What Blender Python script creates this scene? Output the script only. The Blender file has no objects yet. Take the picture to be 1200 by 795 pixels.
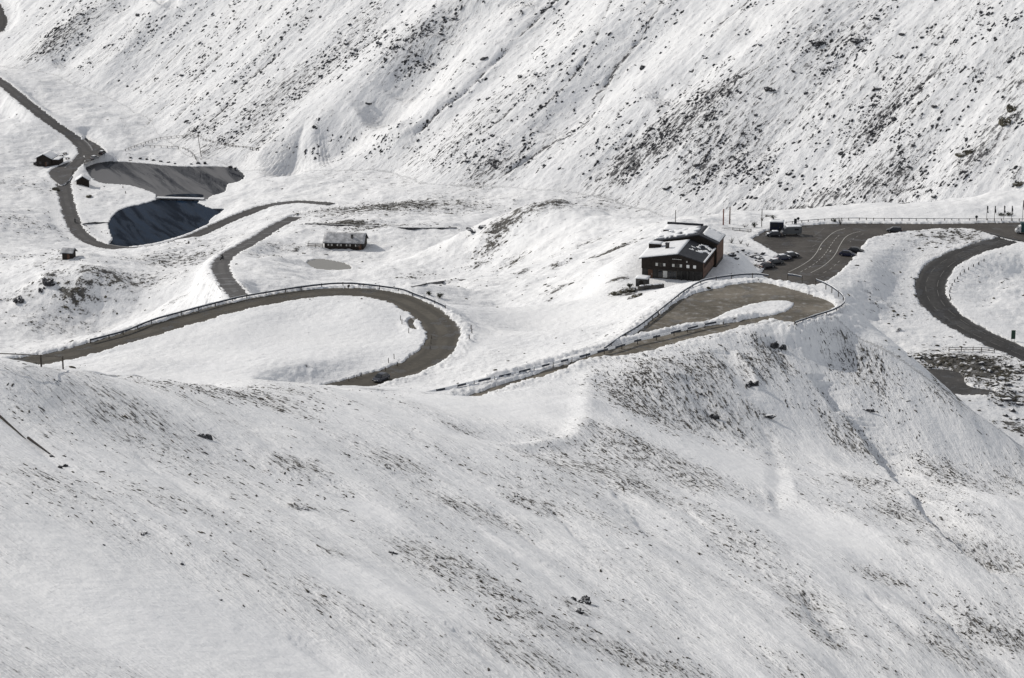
import bpy, bmesh, math, random
import numpy as np
from mathutils import Vector, Matrix
random.seed(7); rng = np.random.default_rng(7)
SC = bpy.context.scene
COL = SC.collection
R = math.radians
# ------------------------------------------------------------------ camera
F = 3000.0; PITCH = R(16.0)
cP, sP = math.cos(PITCH), math.sin(PITCH)
def ray(u, v):
    a = (u - 600) / F; b = -(v - 397.5) / F
    return np.array([a, cP + b * sP, -sP + b * cP])
def atz(u, v, z):
    d = ray(u, v); t = z / d[2]; return d * t
def aty(u, v, y):
    d = ray(u, v); t = y / d[1]; return d * t
cam = bpy.data.cameras.new('camera'); camo = bpy.data.objects.new('camera', cam); COL.objects.link(camo)
cam.sensor_width = 36; cam.lens = 36 * F / 1200; cam.clip_start = 1; cam.clip_end = 9000
camo.rotation_euler = (R(90) - PITCH, 0, 0); SC.camera = camo
# ------------------------------------------------------------------ light
SUN = Vector((-0.71, 0.42, 0.55)).normalized()
W = bpy.data.worlds.new('World'); SC.world = W; W.use_nodes = True
nt = W.node_tree; bgn = nt.nodes['Background']
sky = nt.nodes.new('ShaderNodeTexSky'); sky.sky_type = 'NISHITA'; sky.sun_disc = False
sky.sun_elevation = math.asin(SUN.z); sky.sun_rotation = math.atan2(SUN.x, SUN.y); sky.altitude = 2400
sky.air_density = 1.0; sky.dust_density = 0.6; sky.ozone_density = 1.0
hs = nt.nodes.new('ShaderNodeHueSaturation'); hs.inputs['Saturation'].default_value = .24
nt.links.new(sky.outputs[0], hs.inputs['Color']); nt.links.new(hs.outputs[0], bgn.inputs[0]); bgn.inputs[1].default_value = 0.14
sl = bpy.data.lights.new('sun', 'SUN'); sl.energy = 2.8; sl.angle = R(0.5); sl.color = (1, .945, .865)
so = bpy.data.objects.new('sun', sl); COL.objects.link(so)
so.rotation_euler = SUN.to_track_quat('Z', 'Y').to_euler()
SC.view_settings.view_transform = 'Standard'; SC.view_settings.look = 'None'; SC.view_settings.exposure = 0
SC.render.engine = 'CYCLES'; SC.cycles.use_denoising = True
# ------------------------------------------------------------------ material helpers
def principled(name, col, rough=.8, metal=0., spec=.3):
    m = bpy.data.materials.new(name); m.use_nodes = True
    b = m.node_tree.nodes['Principled BSDF']
    b.inputs['Base Color'].default_value = (*col, 1); b.inputs['Roughness'].default_value = rough
    b.inputs['Metallic'].default_value = metal; b.inputs['Specular IOR Level'].default_value = spec
    return m
class NT:
    def __init__(s, m): s.t = m.node_tree; s.b = s.t.nodes['Principled BSDF']
    def n(s, typ, **kw):
        x = s.t.nodes.new('ShaderNode' + typ)
        for k, v in kw.items(): setattr(x, k, v)
        return x
    def l(s, a, b): s.t.links.new(a, b)
    def math(s, op, a, b=None, clamp=False):
        x = s.n('Math', operation=op, use_clamp=clamp)
        for i, q in enumerate((a, b)):
            if q is None: continue
            if hasattr(q, 'is_output'): s.l(q, x.inputs[i])
            else: x.inputs[i].default_value = q
        return x.outputs[0]
    def noise(s, vec, scale, detail=4, rough=.55, dist=0.):
        x = s.n('TexNoise'); x.inputs['Scale'].default_value = scale; x.inputs['Detail'].default_value = detail
        x.inputs['Roughness'].default_value = rough; x.inputs['Distortion'].default_value = dist
        s.l(vec, x.inputs['Vector']); return x.outputs['Fac']
    def ramp(s, fac, a, b, lo=0., hi=1.):
        x = s.n('MapRange', interpolation_type='SMOOTHSTEP'); s.l(fac, x.inputs['Value'])
        for k, q in (('From Min', a), ('From Max', b), ('To Min', lo), ('To Max', hi)):
            if hasattr(q, 'is_output'): s.l(q, x.inputs[k])
            else: x.inputs[k].default_value = q
        return x.outputs['Result']
    def mix(s, fac, a, b):
        x = s.n('Mix', data_type='RGBA')
        if hasattr(fac, 'is_output'): s.l(fac, x.inputs[0])
        else: x.inputs[0].default_value = fac
        for i, q in ((6, a), (7, b)):
            if hasattr(q, 'is_output'): s.l(q, x.inputs[i])
            else: x.inputs[i].default_value = (*q, 1)
        return x.outputs[2]
    def attr(s, name, out='Fac'):
        x = s.n('Attribute', attribute_name=name); return x.outputs[out]
    def obj(s): return s.n('TexCoord').outputs['Object']
    def geo(s, o='Position'): return s.n('NewGeometry').outputs[o]
    def bump(s, h, strength=.5, dist=.1):
        x = s.n('Bump'); x.inputs['Strength'].default_value = strength; x.inputs['Distance'].default_value = dist
        s.l(h, x.inputs['Height']); s.l(x.outputs[0], s.b.inputs['Normal']); return x
# ------------------------------------------------------------------ noise
_perm = np.random.default_rng(3).permutation(512)
_ga = np.random.default_rng(4).uniform(0, 2 * np.pi, 512); _gx, _gy = np.cos(_ga), np.sin(_ga)
def pn(x, y, seed=0):
    x = np.asarray(x, float) + seed * 17.31; y = np.asarray(y, float) - seed * 9.77
    xi = np.floor(x).astype(int); yi = np.floor(y).astype(int); xf = x - xi; yf = y - yi
    def g(i, j, dx, dy):
        h = _perm[(_perm[(xi + i) & 511] + yi + j) & 511]; return _gx[h] * dx + _gy[h] * dy
    w = xf * xf * xf * (xf * (xf * 6 - 15) + 10); q = yf * yf * yf * (yf * (yf * 6 - 15) + 10)
    a = g(0, 0, xf, yf); b = g(1, 0, xf - 1, yf); c = g(0, 1, xf, yf - 1); d = g(1, 1, xf - 1, yf - 1)
    return ((a + (b - a) * w) * (1 - q) + (c + (d - c) * w) * q) * 1.5
def fbm(x, y, o=4, seed=0, gain=.5):
    s = 0; a = 1; f = 1
    for i in range(o): s = s + a * pn(x * f, y * f, seed + i); a *= gain; f *= 2.03
    return s
def sm(a, b, x):
    t = np.clip((np.asarray(x, float) - a) / (b - a), 0, 1); return t * t * (3 - 2 * t)
# ------------------------------------------------------------------ terrain control points  (u, v, 'Y' or z)
CP = []
def cy(*rows):
    for u, v, y in rows: CP.append(aty(u, v, y))
def cz(*rows):
    for u, v, z in rows: CP.append(atz(u, v, z))
# near flank of our own mountain
cy((0,795,200),(300,795,217),(600,795,238),(900,795,266),(1200,795,300),
   (0,700,228),(300,700,248),(600,700,278),(800,700,303),(1000,700,328),(1200,700,355),
   (0,600,260),(300,600,288),(600,600,333),(700,600,355),(900,600,388),(1050,600,410),(1200,600,428),
   (0,510,296),(150,510,318),(300,500,348),(450,500,385),(600,520,412),(700,500,432),(800,500,461),(900,500,474),(1000,500,486),(1100,520,488),(1200,535,495),
   (300,470,385),(450,462,446),(600,480,444),(600,500,425),(700,470,452),(800,440,484),(900,430,500),(1000,430,515),(960,400,520),(1100,455,512),(1040,405,522),(1160,500,502),
   (0,425,330),(75,433,350),(150,445,392),(250,450,424),(330,454,442),(410,457,458))
CP += [np.array(p, float) for p in [(-75,400,-127),(-90,450,-141),(-60,420,-133),(-52,450,-140),(-110,330,-105),(-150,330,-112),(-200,330,-125),(-80,200,-80),(-120,200,-84),(100,200,-135),(160,200,-165),(160,330,-172),(200,420,-200),(150,490,-184),(170,560,-186),(112,524,-177.5),(96,545,-172),(150,140,-150),(-60,120,-75),(20,120,-92)]]
cz((560,448,-145.6),(700,418,-145.7),(800,402,-145.8),(870,384,-145.6),(920,376,-146),(985,372,-147),
   (600,445,-146.5),(500,462,-143.6),(560,430,-149.5),(620,420,-149.5),(540,440,-150),
   (200,425,-149),(300,400,-150.6),(400,400,-150.8),(450,390,-151),(300,432,-147.5),(400,432,-149.2),(100,426,-149.5),(350,370,-151),
   (20,423,-151),(105,409,-151),(200,381,-151),(300,355,-151),(390,342,-151),(470,353,-151),(523,392,-151),(480,432,-151),(430,446,-151),
   (720,402,-146),(770,368,-146),(835,336,-146),(920,334,-146),(975,352,-146),(860,360,-146))
# slopes behind the hairpin and the lookout
cz((650,360,-163),(580,355,-168),(610,385,-156),(680,380,-153),(720,350,-153.5),(700,330,-159),(750,326,-153),(790,326,-153),(820,322,-153.5),(800,300,-154.5),(840,290,-158),(872,312,-161.5),(868,297,-163),(560,335,-181),(650,325,-177.5),(700,295,-172),(745,275,-172),(720,257,-180),(780,265,-166),(830,262,-166),
   (560,262,-190),(600,245,-186),(640,236,-182.5),(690,246,-185),(610,285,-189.5),(600,315,-193),(520,290,-202),(500,330,-188),(450,315,-200),(560,300,-196),
   (500,262,-211),(450,262,-214),(450,245,-220),(403,290,-211),(385,312,-209.5),(385,318,-206.8),(390,326,-201),(420,330,-196.5),(350,330,-191),(330,300,-203),(300,330,-188),
   (880,279,-168),(940,264,-168),(1000,262,-168),(1100,262,-168),(1200,262,-168),(1000,290,-168),(940,300,-168),(960,330,-168),(920,320,-167),(1060,280,-168.5),(1130,275,-168.4),
   (1190,272,-168),(1130,297,-169.6),(1092,325,-172.5),(1089,342,-173.7),(1120,378,-176),(1210,418,-178),(1040,330,-171),(1030,370,-174.5),(1060,400,-176.5),(1150,330,-173.6),(1190,380,-176.6),(1190,310,-171.8),(1020,320,-169.3),
   (1100,442,-178),(1180,450,-178.4),(1070,424,-177.2),(1195,500,-180),(1130,425,-177.6),
   (1000,244,-168.4),(1100,238,-168),(1200,226,-166),(900,252,-169),(950,246,-168.6))
CP += [np.array(p, float) for p in [(150,800,-196),(90,820,-208),(60,820,-205),(200,800,-190),(20,900,-220),(60,900,-221),(120,900,-219),(200,900,-214),(10,840,-207),(40,780,-186)]]
# lake basin, left side
cz((0,90,-219),(60,145,-226),(100,175,-232),(75,210,-233.6),(85,260,-235),(110,288,-235),(160,292,-235),(230,275,-234),(300,248,-231),(340,237,-229),(385,237,-227),(345,255,-222),(300,280,-212),(262,310,-196),(280,345,-176),
   (150,240,-235),(200,220,-235),(250,205,-235),(150,195,-235),(270,235,-233.5),(190,180,-234.5),(300,215,-232),(400,225,-228),(550,240,-222),(650,233,-221),
   (30,200,-233),(20,260,-229),(50,240,-233),(0,200,-231),(80,299,-208.5),(120,310,-208),(60,325,-209.8),(30,310,-213),(100,319,-205.2),(70,318,-206.5),(160,330,-209.6),(110,375,-217),(135,352,-212.3),(200,340,-209),(200,310,-214.5),(240,335,-195),(0,350,-213),(60,388,-217),(0,395,-215),(200,362,-211),(20,300,-219),(400,332,-168),(470,342,-165),(520,362,-162),(0,140,-228))
CP += [np.array(p, float) for p in [(-100,552,-163),(-75,572,-169),(-120,645,-196),(-90,655,-200),(-65,662,-197),(-48,610,-178),(-250,600,-190),(-300,800,-220),(-320,1000,-232),(-300,450,-165),(250,650,-182),(300,800,-190),(280,500,-200),(0,1200,-232),(-150,1250,-236),(150,1100,-222),(0,1500,-240),(-300,1300,-230),(300,1300,-225)]]
CP = np.array(CP)
def tps_fit(P, lam=2e-4):
    x = P[:, :2] / 100; n = len(x)
    d2 = ((x[:, None] - x[None]) ** 2).sum(-1); K = np.where(d2 > 0, .5 * d2 * np.log(d2 + 1e-12), 0) + lam * np.eye(n)
    A = np.zeros((n + 3, n + 3)); A[:n, :n] = K; A[:n, n] = 1; A[:n, n + 1:] = x; A[n, :n] = 1; A[n + 1:, :n] = x.T
    b = np.zeros(n + 3); b[:n] = P[:, 2]; return x, np.linalg.solve(A, b)
_tx, _tw = tps_fit(CP)
def tps(X, Y):
    X = np.asarray(X, float); sh = X.shape; q = np.stack([X.ravel(), np.asarray(Y, float).ravel()], 1) / 100
    out = np.empty(len(q)); n = len(_tx)
    for i in range(0, len(q), 40000):
        c = q[i:i + 40000].astype(np.float32); x = _tx.astype(np.float32)
        d2 = (c[:, :1] - x[:, 0]) ** 2 + (c[:, 1:] - x[:, 1]) ** 2
        out[i:i + 40000] = (.5 * d2 * np.log(d2 + 1e-10)) @ _tw[:n] + _tw[n] + c @ _tw[n + 1:]
    return out.reshape(sh)
FG = (0.74, 0.673)                                   # uphill direction of the far mountainside (in plan)
def far(X, Y):
    al = FG[0] * X + FG[1] * (Y); ac = FG[1] * X - FG[0] * Y
    z = -234.5 + .407 * (X + 147) + .37 * (Y - 1118)
    z = z + 7.5 * pn(ac / 80, al / 230, 11) + 3.0 * pn(ac / 32, al / 100, 12) + .5 * fbm(ac / 15, al / 50, 2, 13)
    z = z + sm(1500, 2600, Y) * 60 * fbm(X / 300, Y / 300, 3, 14)
    return z
def hbase(X, Y, a):
    a = a; a = np.where(np.asarray(Y) > 1350, np.minimum(a, -225), a)
    b = far(X, Y); k = 1.6
    z = (a + b) / 2 + np.sqrt((a - b) ** 2 / 4 + k * k)
    wf = 1 / (1 + np.exp(-(b - a) / 2.5))
    return z, wf
# ------------------------------------------------------------------ polar terrain grid  X = k*Y
ks = np.concatenate([np.linspace(-.62, -.216, 46), np.linspace(-.2145, .2145, 900), np.linspace(.216, .62, 46)])
Ys = np.concatenate([np.linspace(70, 175, 30), np.arange(176, 440, .75), np.arange(440, 720, .48), np.arange(720, 1000, .85), np.arange(1000, 1420, .8), 1420 + 4 * np.cumsum(1.055 ** np.arange(70))])
NC, NR = len(ks), len(Ys)
YY, KK = np.meshgrid(Ys, ks, indexing='ij'); XX = KK * YY
def _sub(n, q): return np.unique(np.concatenate([np.arange(0, n, q), [n - 1]]))
_ri, _ci = _sub(NR, 4), _sub(NC, 4)
_T = tps(XX[np.ix_(_ri, _ci)], YY[np.ix_(_ri, _ci)])
def _up(T, src, xs, ax):
    n = len(xs); j = np.clip(np.searchsorted(src, np.arange(n), 'right') - 1, 0, len(src) - 2)
    f = (xs - xs[src[j]]) / (xs[src[j + 1]] - xs[src[j]])
    return T[j] * (1 - f)[:, None] + T[j + 1] * f[:, None] if ax == 0 else T[:, j] * (1 - f) + T[:, j + 1] * f
_T = _up(_up(_T, _ri, Ys, 0), _ci, ks, 1)
ZB, WF = hbase(XX, YY, _T)
def interp(A, x, y):
    x = np.asarray(x, float); y = np.clip(np.asarray(y, float), Ys[0] + .01, Ys[-1] - .01); k = np.clip(x / y, ks[0] + 1e-6, ks[-1] - 1e-6)
    r = np.clip(np.searchsorted(Ys, y) - 1, 0, NR - 2); c = np.clip(np.searchsorted(ks, k) - 1, 0, NC - 2)
    fr = (y - Ys[r]) / (Ys[r + 1] - Ys[r]); fc = (k - ks[c]) / (ks[c + 1] - ks[c])
    return (A[r, c] * (1 - fr) + A[r + 1, c] * fr) * (1 - fc) + (A[r, c + 1] * (1 - fr) + A[r + 1, c + 1] * fr) * fc
_ty = np.arange(150, 1500, .35)
def hit(u, v, A=None):
    """first point of the terrain A along the sight line through photo pixel (u, v)"""
    A = ZB if A is None else A
    d = ray(u, v); t = _ty / d[1]; z = interp(A, d[0] * t, _ty); below = d[2] * t < z
    i = int(np.argmax(below)) if below.any() else len(_ty) - 1
    p = d * t[i]; return np.array([p[0], p[1], float(interp(A, p[0], p[1]))])
def hits(pts, A=None): return np.array([hit(u, v, A) for u, v in pts])
# crest that bounds our own flank
_crx = np.array([-600,-66,-61,-58,-50,-30,-17,6.5,16,34,53,68,104,600]); _cry = np.array([300,330,352,392,426,458,464,486,494,509,519,526,502,470])
FGW = sm(6, -4, YY - np.interp(XX, _crx, _cry))
MID = (1 - FGW) * (1 - WF)
# flow coordinates (along the fall line, across it)
def flow_dir(x, y):
    """fall line of our own flank: it fans out with the azimuth"""
    k = np.clip(x / y, -.45, .45); q = np.maximum(.45 - 1.8 * k, .08)          # -dX/dY
    n = np.sqrt(1 + q * q); return q / n, -1 / n
AL = np.where(WF > .5, FG[0] * XX + FG[1] * YY, np.where(FGW > .5, -1.1 * YY, XX))
AC = np.where(WF > .5, FG[1] * XX - FG[0] * YY, np.where(FGW > .5, 150 * (np.log(YY) - 1.25 * np.log(np.maximum(.45 - .8 * KK, .05))), YY))
LA = np.where(WF > .5, 3.6, np.where(FGW > .5, 2.8, 2.4)); LC = np.where(WF > .5, 1.35, np.where(FGW > .5, .55, 2.0))
# ------------------------------------------------------------------ vegetation / rock density painted on the ground (world space blobs)
DEN = np.zeros_like(ZB); SMO = np.zeros_like(ZB)
def blob(A, u, v, rpx, w, el=1.0, ang=None):
    p = hit(u, v); s = F / (p[1] * cP - p[2] * sP); r = rpx / s
    if A is DEN and p[1] < np.interp(p[0], _crx, _cry): r *= 1.15; w *= 1.3
    elif A is DEN and interp(WF, p[0], p[1]) < .5: r *= 1.2; w *= 1.2
    el = max(el, 1.0)
    i0, i1 = np.searchsorted(Ys, [p[1] - 3 * r * el, p[1] + 3 * r * el]); sl_ = slice(i0, i1)
    x, y = XX[sl_] - p[0], YY[sl_] - p[1]
    if p[1] < np.interp(p[0], _crx, _cry) + 2: e = flow_dir(p[0], p[1])
    elif interp(WF, p[0], p[1]) > .5: e = FG
    else: e = (1, 0)
    a = e[0] * x + e[1] * y; c = -e[1] * x + e[0] * y
    A[sl_] += w * np.exp(-((a / (r * el)) ** 2 + (c / r) ** 2))
# ------------------------------------------------------------------ paths
def catmull(P, step=.7):
    P = np.array(P, float); Q = np.vstack([2 * P[0] - P[1], P, 2 * P[-1] - P[-2]]); out = []
    for i in range(1, len(Q) - 2):
        a, b, c, d = Q[i - 1:i + 3]; n = max(2, int(np.linalg.norm(c - b) / step))
        t = (np.arange(n) / n)[:, None]
        out.append(.5 * (2 * b + (c - a) * t + (2 * a - 5 * b + 4 * c - d) * t ** 2 + (3 * b - a - 3 * c + d) * t ** 3))
    return np.vstack(out + [P[-1:]])
def resample(C, step):
    s = np.concatenate([[0], np.cumsum(np.linalg.norm(np.diff(C, axis=0), axis=1))]); n = max(2, int(s[-1] / step) + 1)
    q = np.linspace(0, s[-1], n); return np.stack([np.interp(q, s, C[:, i]) for i in range(3)], 1)
def pxz(rows): return [atz(u, v, z) for u, v, z in rows]
road_main = catmull(pxz([(-60,433,-150.6),(20,426,-151),(75,417,-151),(105,409,-151),(150,396,-151),(200,381,-151),(250,366.5,-151),(300,355,-151),(345,347,-151),(390,343,-151),(430,343.5,-151),(466,350.5,-151),(495,364,-151),(514,380,-151),(519,398,-151),(506,416,-151),(480,431,-151),(440,444,-151),(405,453,-151),(365,463,-150.6)]))
road_lake = catmull(pxz([(-45,66,-216),(0,96,-219),(30,120,-222),(62,145,-226.5),(88,163,-230.4),(99,177,-232),(93,189,-232.8),(80,202,-233.4),(75,215,-233.8),(78,235,-234.2),(84,256,-234.6),(93,273,-234.8),(110,285,-234.8),(135,291,-234.8),(165,291.5,-234.8),(195,287,-234.4),(230,276,-233.6),(265,260,-232),(300,246,-230.6),(325,239.5,-229),(350,237,-227.8),(372,238,-226.6),(386,239.5,-226)]))
road_low = catmull(pxz([(347,254.5,-222),(325,265,-218.5),(305,278,-212.5),(285,289,-206.5),(268,299,-201),(259,311,-195),(263,325,-188),(275,341,-178.5),(284,352,-172),(292,366,-163)]))
road_right = catmull(pxz([(1235,268,-168),(1205,275,-168.2),(1165,286,-168.7),(1130,297,-169.6),(1107,309,-171),(1094,323,-172.3),(1090,340,-173.6),(1098,358,-174.8),(1120,377,-176),(1155,396,-177),(1210,419,-178),(1260,437,-179)]))
road_high = catmull(np.array([hit(u, v) for u, v in [(-14,-4),(-4,8),(0,18),(1.5,27),(-3,37),(-16,46)]]))
ROADS = [('road_high', road_high, 6, 0), ('road_main', road_main, 7.6, -.2), ('road_lake', road_lake, 6.0, 0), ('road_low', road_low, 5.6, 0), ('road_right', road_right, 8.2, .15)]
PADS = {
 'lookout': (-146, [(545,465),(600,447),(640,434),(700,414),(722,404),(745,391),(770,370),(800,350),(830,340),(870,332),(900,332),(928,339),(955,347),(977,357),(970,366),(935,379),(915,378),(904,375),(890,378),(868,384),(845,391),(800,401),(760,413.5),(720,419),(690,422),(650,438),(600,453),(550,470)]),
 'parking': (-168, [(882,281),(890,275),(900,270),(940,264.5),(1000,262),(1100,262.5),(1230,262.5),(1230,286),(1195,282),(1172,277),(1150,271),(1135,269),(1110,269),(1085,270.5),(1060,272.5),(1035,276.5),(1018,281),(1010,290),(1003,300),(990,315),(972,328),(955,335),(930,334),(897,326),(893,317),(905,307),(912,299),(897,291)]),
 'layby': (-232.0, [(98,163),(108,166),(118,172),(124,178),(118,183),(106,189),(100,188)]),
 'busbay': (-233.2, [(57,203),(66,196),(84,190),(84,205),(74,216),(64,212)]),
 'lowerlot': (-178, [(1040,421),(1070,431),(1110,433.5),(1128,440),(1134,452),(1168,459),(1150,464),(1110,462),(1070,452)]),
 'inlet': (-151, [(480,374),(489,371.5),(488,377),(485,381),(489,387),(482,385.5),(478,380)]),
}
LAKES = {
 'upper': (-235.3, [(99,199),(106,194),(118,190.5),(135,189.5),(170,192),(210,195.5),(250,195.5),(275,198),(286,207),(280,213),(266,217),(263,225),(246,231),(238,235),(188,235),(183,228.5),(165,221),(150,217.5),(120,215),(108,209)]),
 'lower': (-235.3, [(186,234),(200,229),(236,229),(232,238),(250,245),(262,246),(247,257),(241,267),(225,276.5),(195,284.5),(165,289.5),(140,291),(128,288),(132,280),(127,265),(134,252),(145,244.5),(165,240)]),
 'pond': (-209, [(359,309),(366,305),(378,304),(392,306.5),(405,309.5),(412,314.5),(402,317),(380,317.5),(366,314)]),
}
# ------------------------------------------------------------------ relief
Z = ZB.copy()
flat = np.zeros_like(Z)          # keeps small relief off the smooth drifts
for u, v, r, w, e in [(600,478,60,1,1.2),(520,470,40,.6,1),(640,440,40,.6,1),(300,400,90,.9,1),(420,385,60,.9,1),(640,370,55,.7,1),(560,400,30,.9,1),(150,720,130,.85,1.4),(330,770,80,.75,1.4),(60,640,50,.5,1.4),(420,690,50,.55,1.6),(430,600,22,.5,2.2),(850,540,60,.6,1.5),(960,620,70,.6,1.5),(1060,244,120,.7,1),(950,246,50,.6,1),(230,440,60,.8,1)]:
    blob(flat, u, v, r, w, e)
flat = np.clip(flat, 0, 1)
# ------------------------------------------------------------------ density of grass, stones and scree showing through the snow
DEN += FGW * (.25 + .24 * fbm(AC / 13, AL / 40, 3, 41)) + WF * (.34 + .14 * fbm(AC / 20, AL / 60, 2, 42)) + MID * .14
DEN -= .9 * flat
for b in [ # near flank
  (130,470,90,.25,1.4),(60,560,60,.22,1.4),(200,590,60,.22,1.4),(240,462,32,.45,1.5),(300,468,36,.35,1.5),(345,545,22,.75,1.6),(352,592,12,.9,1.),(395,655,16,.5,1.2),(500,650,36,.55,1.7),(560,690,40,.5,1.7),(545,590,26,.5,1.8),(620,590,24,.55,1.7),(470,540,24,.5,1.8),(540,505,20,.3,1.6),(600,610,30,.3,1.5),(700,560,70,.33,1.8),(730,520,40,.45,1.9),
  (760,470,38,.5,1.7),(790,440,30,.5,1.7),(840,430,22,.6,1.6),(845,490,16,.6,1.5),(885,430,16,.75,1.5),(905,415,16,.7,1.6),(820,465,28,.45,1.7),(880,480,9,.9,1.2),(780,540,40,.4,1.8),(990,510,24,.55,1.8),(1005,560,18,.5,1.8),(1045,600,26,.5,1.8),(1035,670,22,.6,1.6),(1060,640,14,.45,1.8),(950,730,26,.6,1.7),(970,755,20,.5,1.6),(930,700,24,.4,1.7),(680,710,22,.55,1.6),(600,770,40,.5,1.6),(640,740,40,.45,1.7),(720,760,40,.35,1.6),(800,780,50,.3,1.6),(1110,560,40,.3,1.8),(1150,640,50,.3,1.8),(1100,760,40,.4,1.8),(1160,740,40,.4,1.8),(1020,440,30,.35,1.8),(1180,560,20,.3,1.8),(850,640,60,.15,1.8),(830,570,40,.2,1.8),
  # knolls and valley floor
  (625,243,26,.5,1.6),(665,240,20,.35,2),(590,262,14,.75,1.2),(575,290,14,.65,1),(560,312,14,.6,1),(600,308,16,.6,1),(610,318,10,.7,1),(655,312,14,.55,1.2),(705,241,24,.3,2),(700,300,9,.8,2),(725,290,9,.8,2),(655,338,9,.6,1.5),(645,350,8,.6,1.5),(690,285,30,.3,1.3),(430,245,60,.55,1.3),(500,240,50,.45,1.4),(400,262,22,.65,1.6),(450,264,24,.45,1.6),(340,290,24,.4,1.2),(375,262,14,.5,2.2),(410,263,16,.5,2.2),(450,266,20,.35,2.4),(300,300,30,.35,1.2),(255,280,40,.35,1.3),(230,300,40,.35,1.4),(410,318,14,.5,1),(480,325,14,.5,1.6),(515,330,10,.6,1.5),
  (735,340,14,1.1,1),(725,332,10,.8,1),(745,345,9,1.0,1),(870,308,22,.75,1),(860,298,18,.55,1),(880,300,14,.6,1),(905,240,20,.5,1.2),(935,243,16,.5,1.2),(900,252,10,.6,1),(1000,246,16,.35,1.5),(960,235,20,.4,1.4),(1030,226,40,.4,1.4),
  (112,316,22,.45,1.4),(60,306,24,.4,1.5),(150,332,20,.35,1.2),(60,325,10,.6,1),(88,343,12,.7,1.4),(20,345,18,.4,1.3),(20,300,40,.3,1.4),(30,260,40,.3,1.3),(20,215,30,.35,1.3),(190,325,30,.3,1.3),(200,310,40,.3,1.2),(210,350,14,.35,1.2),(120,360,30,.12,1.2),
  (75,405,22,.6,1.4),(60,380,30,.35,1.4),
  (1160,440,40,.55,1.3),(1185,470,24,.7,1),(1120,425,40,.35,1.6),(1190,500,18,.7,1),(1080,425,16,.4,1.5),(1150,425,22,.35,1.2),(1110,462,24,.5,1.5),
  (1050,360,40,.22,1),(1040,320,26,.18,1),(1150,330,40,.12,1),(1085,280,40,.4,1.6),(1130,276,30,.4,1.5),
  # far mountainside
  (75,35,30,.5,1.9),(60,60,22,.35,1.8),(150,50,36,.2,2),(240,60,36,.25,2),(320,60,40,.25,2),(420,30,30,.3,1.8),(510,25,34,.45,1.6),(470,60,30,.35,1.8),(380,80,30,.22,1.8),(300,130,40,.35,1.5),(350,110,36,.3,1.6),(310,165,22,.3,1.4),(545,150,40,.3,1.8),(580,110,34,.22,1.8),(640,90,34,.15,1.8),(600,190,40,.3,1.6),(500,200,46,.22,1.6),(430,205,36,.22,1.5),(560,205,36,.26,1.4),
  (770,160,46,.42,1.5),(740,185,30,.36,1.3),(830,120,46,.4,1.6),(860,165,40,.3,1.5),(930,60,56,.36,1.6),(1000,45,50,.32,1.6),(960,120,44,.2,1.5),(890,195,44,.25,1.4),(840,210,44,.22,1.4),(775,222,40,.2,1.4),(700,215,30,.15,1.4),(1020,150,24,.5,2.2),(1045,120,20,.35,2.2),(1090,95,30,.3,1.8),(1170,70,36,.3,1.6),(1182,140,22,.7,1.6),(1195,100,16,.45,1.6),(1150,180,22,.5,1.6),(1125,200,22,.4,1.6),(1000,205,36,.3,1.8),(1070,185,24,.35,2),(1040,215,40,.3,1.6),(1190,205,14,.6,1.2),(1110,30,44,.22,1.8),
  (225,158,20,.5,1.2),(250,175,22,.45,1.2)]:
    blob(DEN, *b)
DEN0 = np.clip(DEN, 0, 1)
rough = 1 - .85 * flat
# near flank: drifts and tussocks drawn out along the fall line
Z += FGW * rough * (.50 * fbm(AC / 10, AL / 34, 2, 21) + (.07 + .16 * DEN0) * fbm(AC / 2.2, AL / 9, 2, 22) + (.025 + .07 * DEN0) * fbm(AC / .75, AL / 2.8, 2, 23))
Z += FGW * 1.1 * pn(AC / 26, AL / 70, 24) * sm(0, 60, np.interp(XX, _crx, _cry) - YY)
Z += MID * rough * (1.2 * fbm(XX / 28, YY / 28, 2, 25) + .55 * fbm(XX / 8, YY / 8, 3, 26) * sm(560, 640, YY) + .10 * fbm(XX / 2, YY / 2, 2, 27))
Z += WF * (.50 * fbm(AC / 8, AL / 26, 3, 28) + .22 * fbm(AC / 2.4, AL / 4.0, 2, 29))
def near_curve(C, reach):
    """distance to and height / signed offset along curve C for the grid points within reach"""
    d = np.full(Z.shape, 1e9); zr = np.zeros(Z.shape); lat = np.zeros(Z.shape); sa = np.zeros(Z.shape)
    T = np.gradient(C, axis=0)[:, :2]; T /= np.linalg.norm(T, axis=1)[:, None] + 1e-9; S = np.concatenate([[0], np.cumsum(np.linalg.norm(np.diff(C, axis=0), axis=1))])
    for p, t, s in zip(C, T, S):
        i0, i1 = np.searchsorted(Ys, [p[1] - reach, p[1] + reach])
        if i1 <= i0: continue
        ka = (p[0] - reach) / (p[1] - np.sign(p[0] - reach) * -reach if False else (p[1] + reach if p[0] - reach > 0 else p[1] - reach)); kb = (p[0] + reach) / (p[1] - reach if p[0] + reach > 0 else p[1] + reach)
        j0, j1 = np.searchsorted(ks, [ka, kb])
        w = (slice(i0, i1), slice(j0, j1)); x = XX[w] - p[0]; y = YY[w] - p[1]
        al = x * t[0] + y * t[1]; la = -x * t[1] + y * t[0]
        al2 = np.maximum(np.abs(al) - .5, 0); dd = np.sqrt(al2 ** 2 + la ** 2); m = dd < d[w]
        d[w] = np.where(m, dd, d[w]); zr[w] = np.where(m, p[2], zr[w]); lat[w] = np.where(m, la, lat[w]); sa[w] = np.where(m, s, sa[w])
    return d, zr, lat, sa
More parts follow.
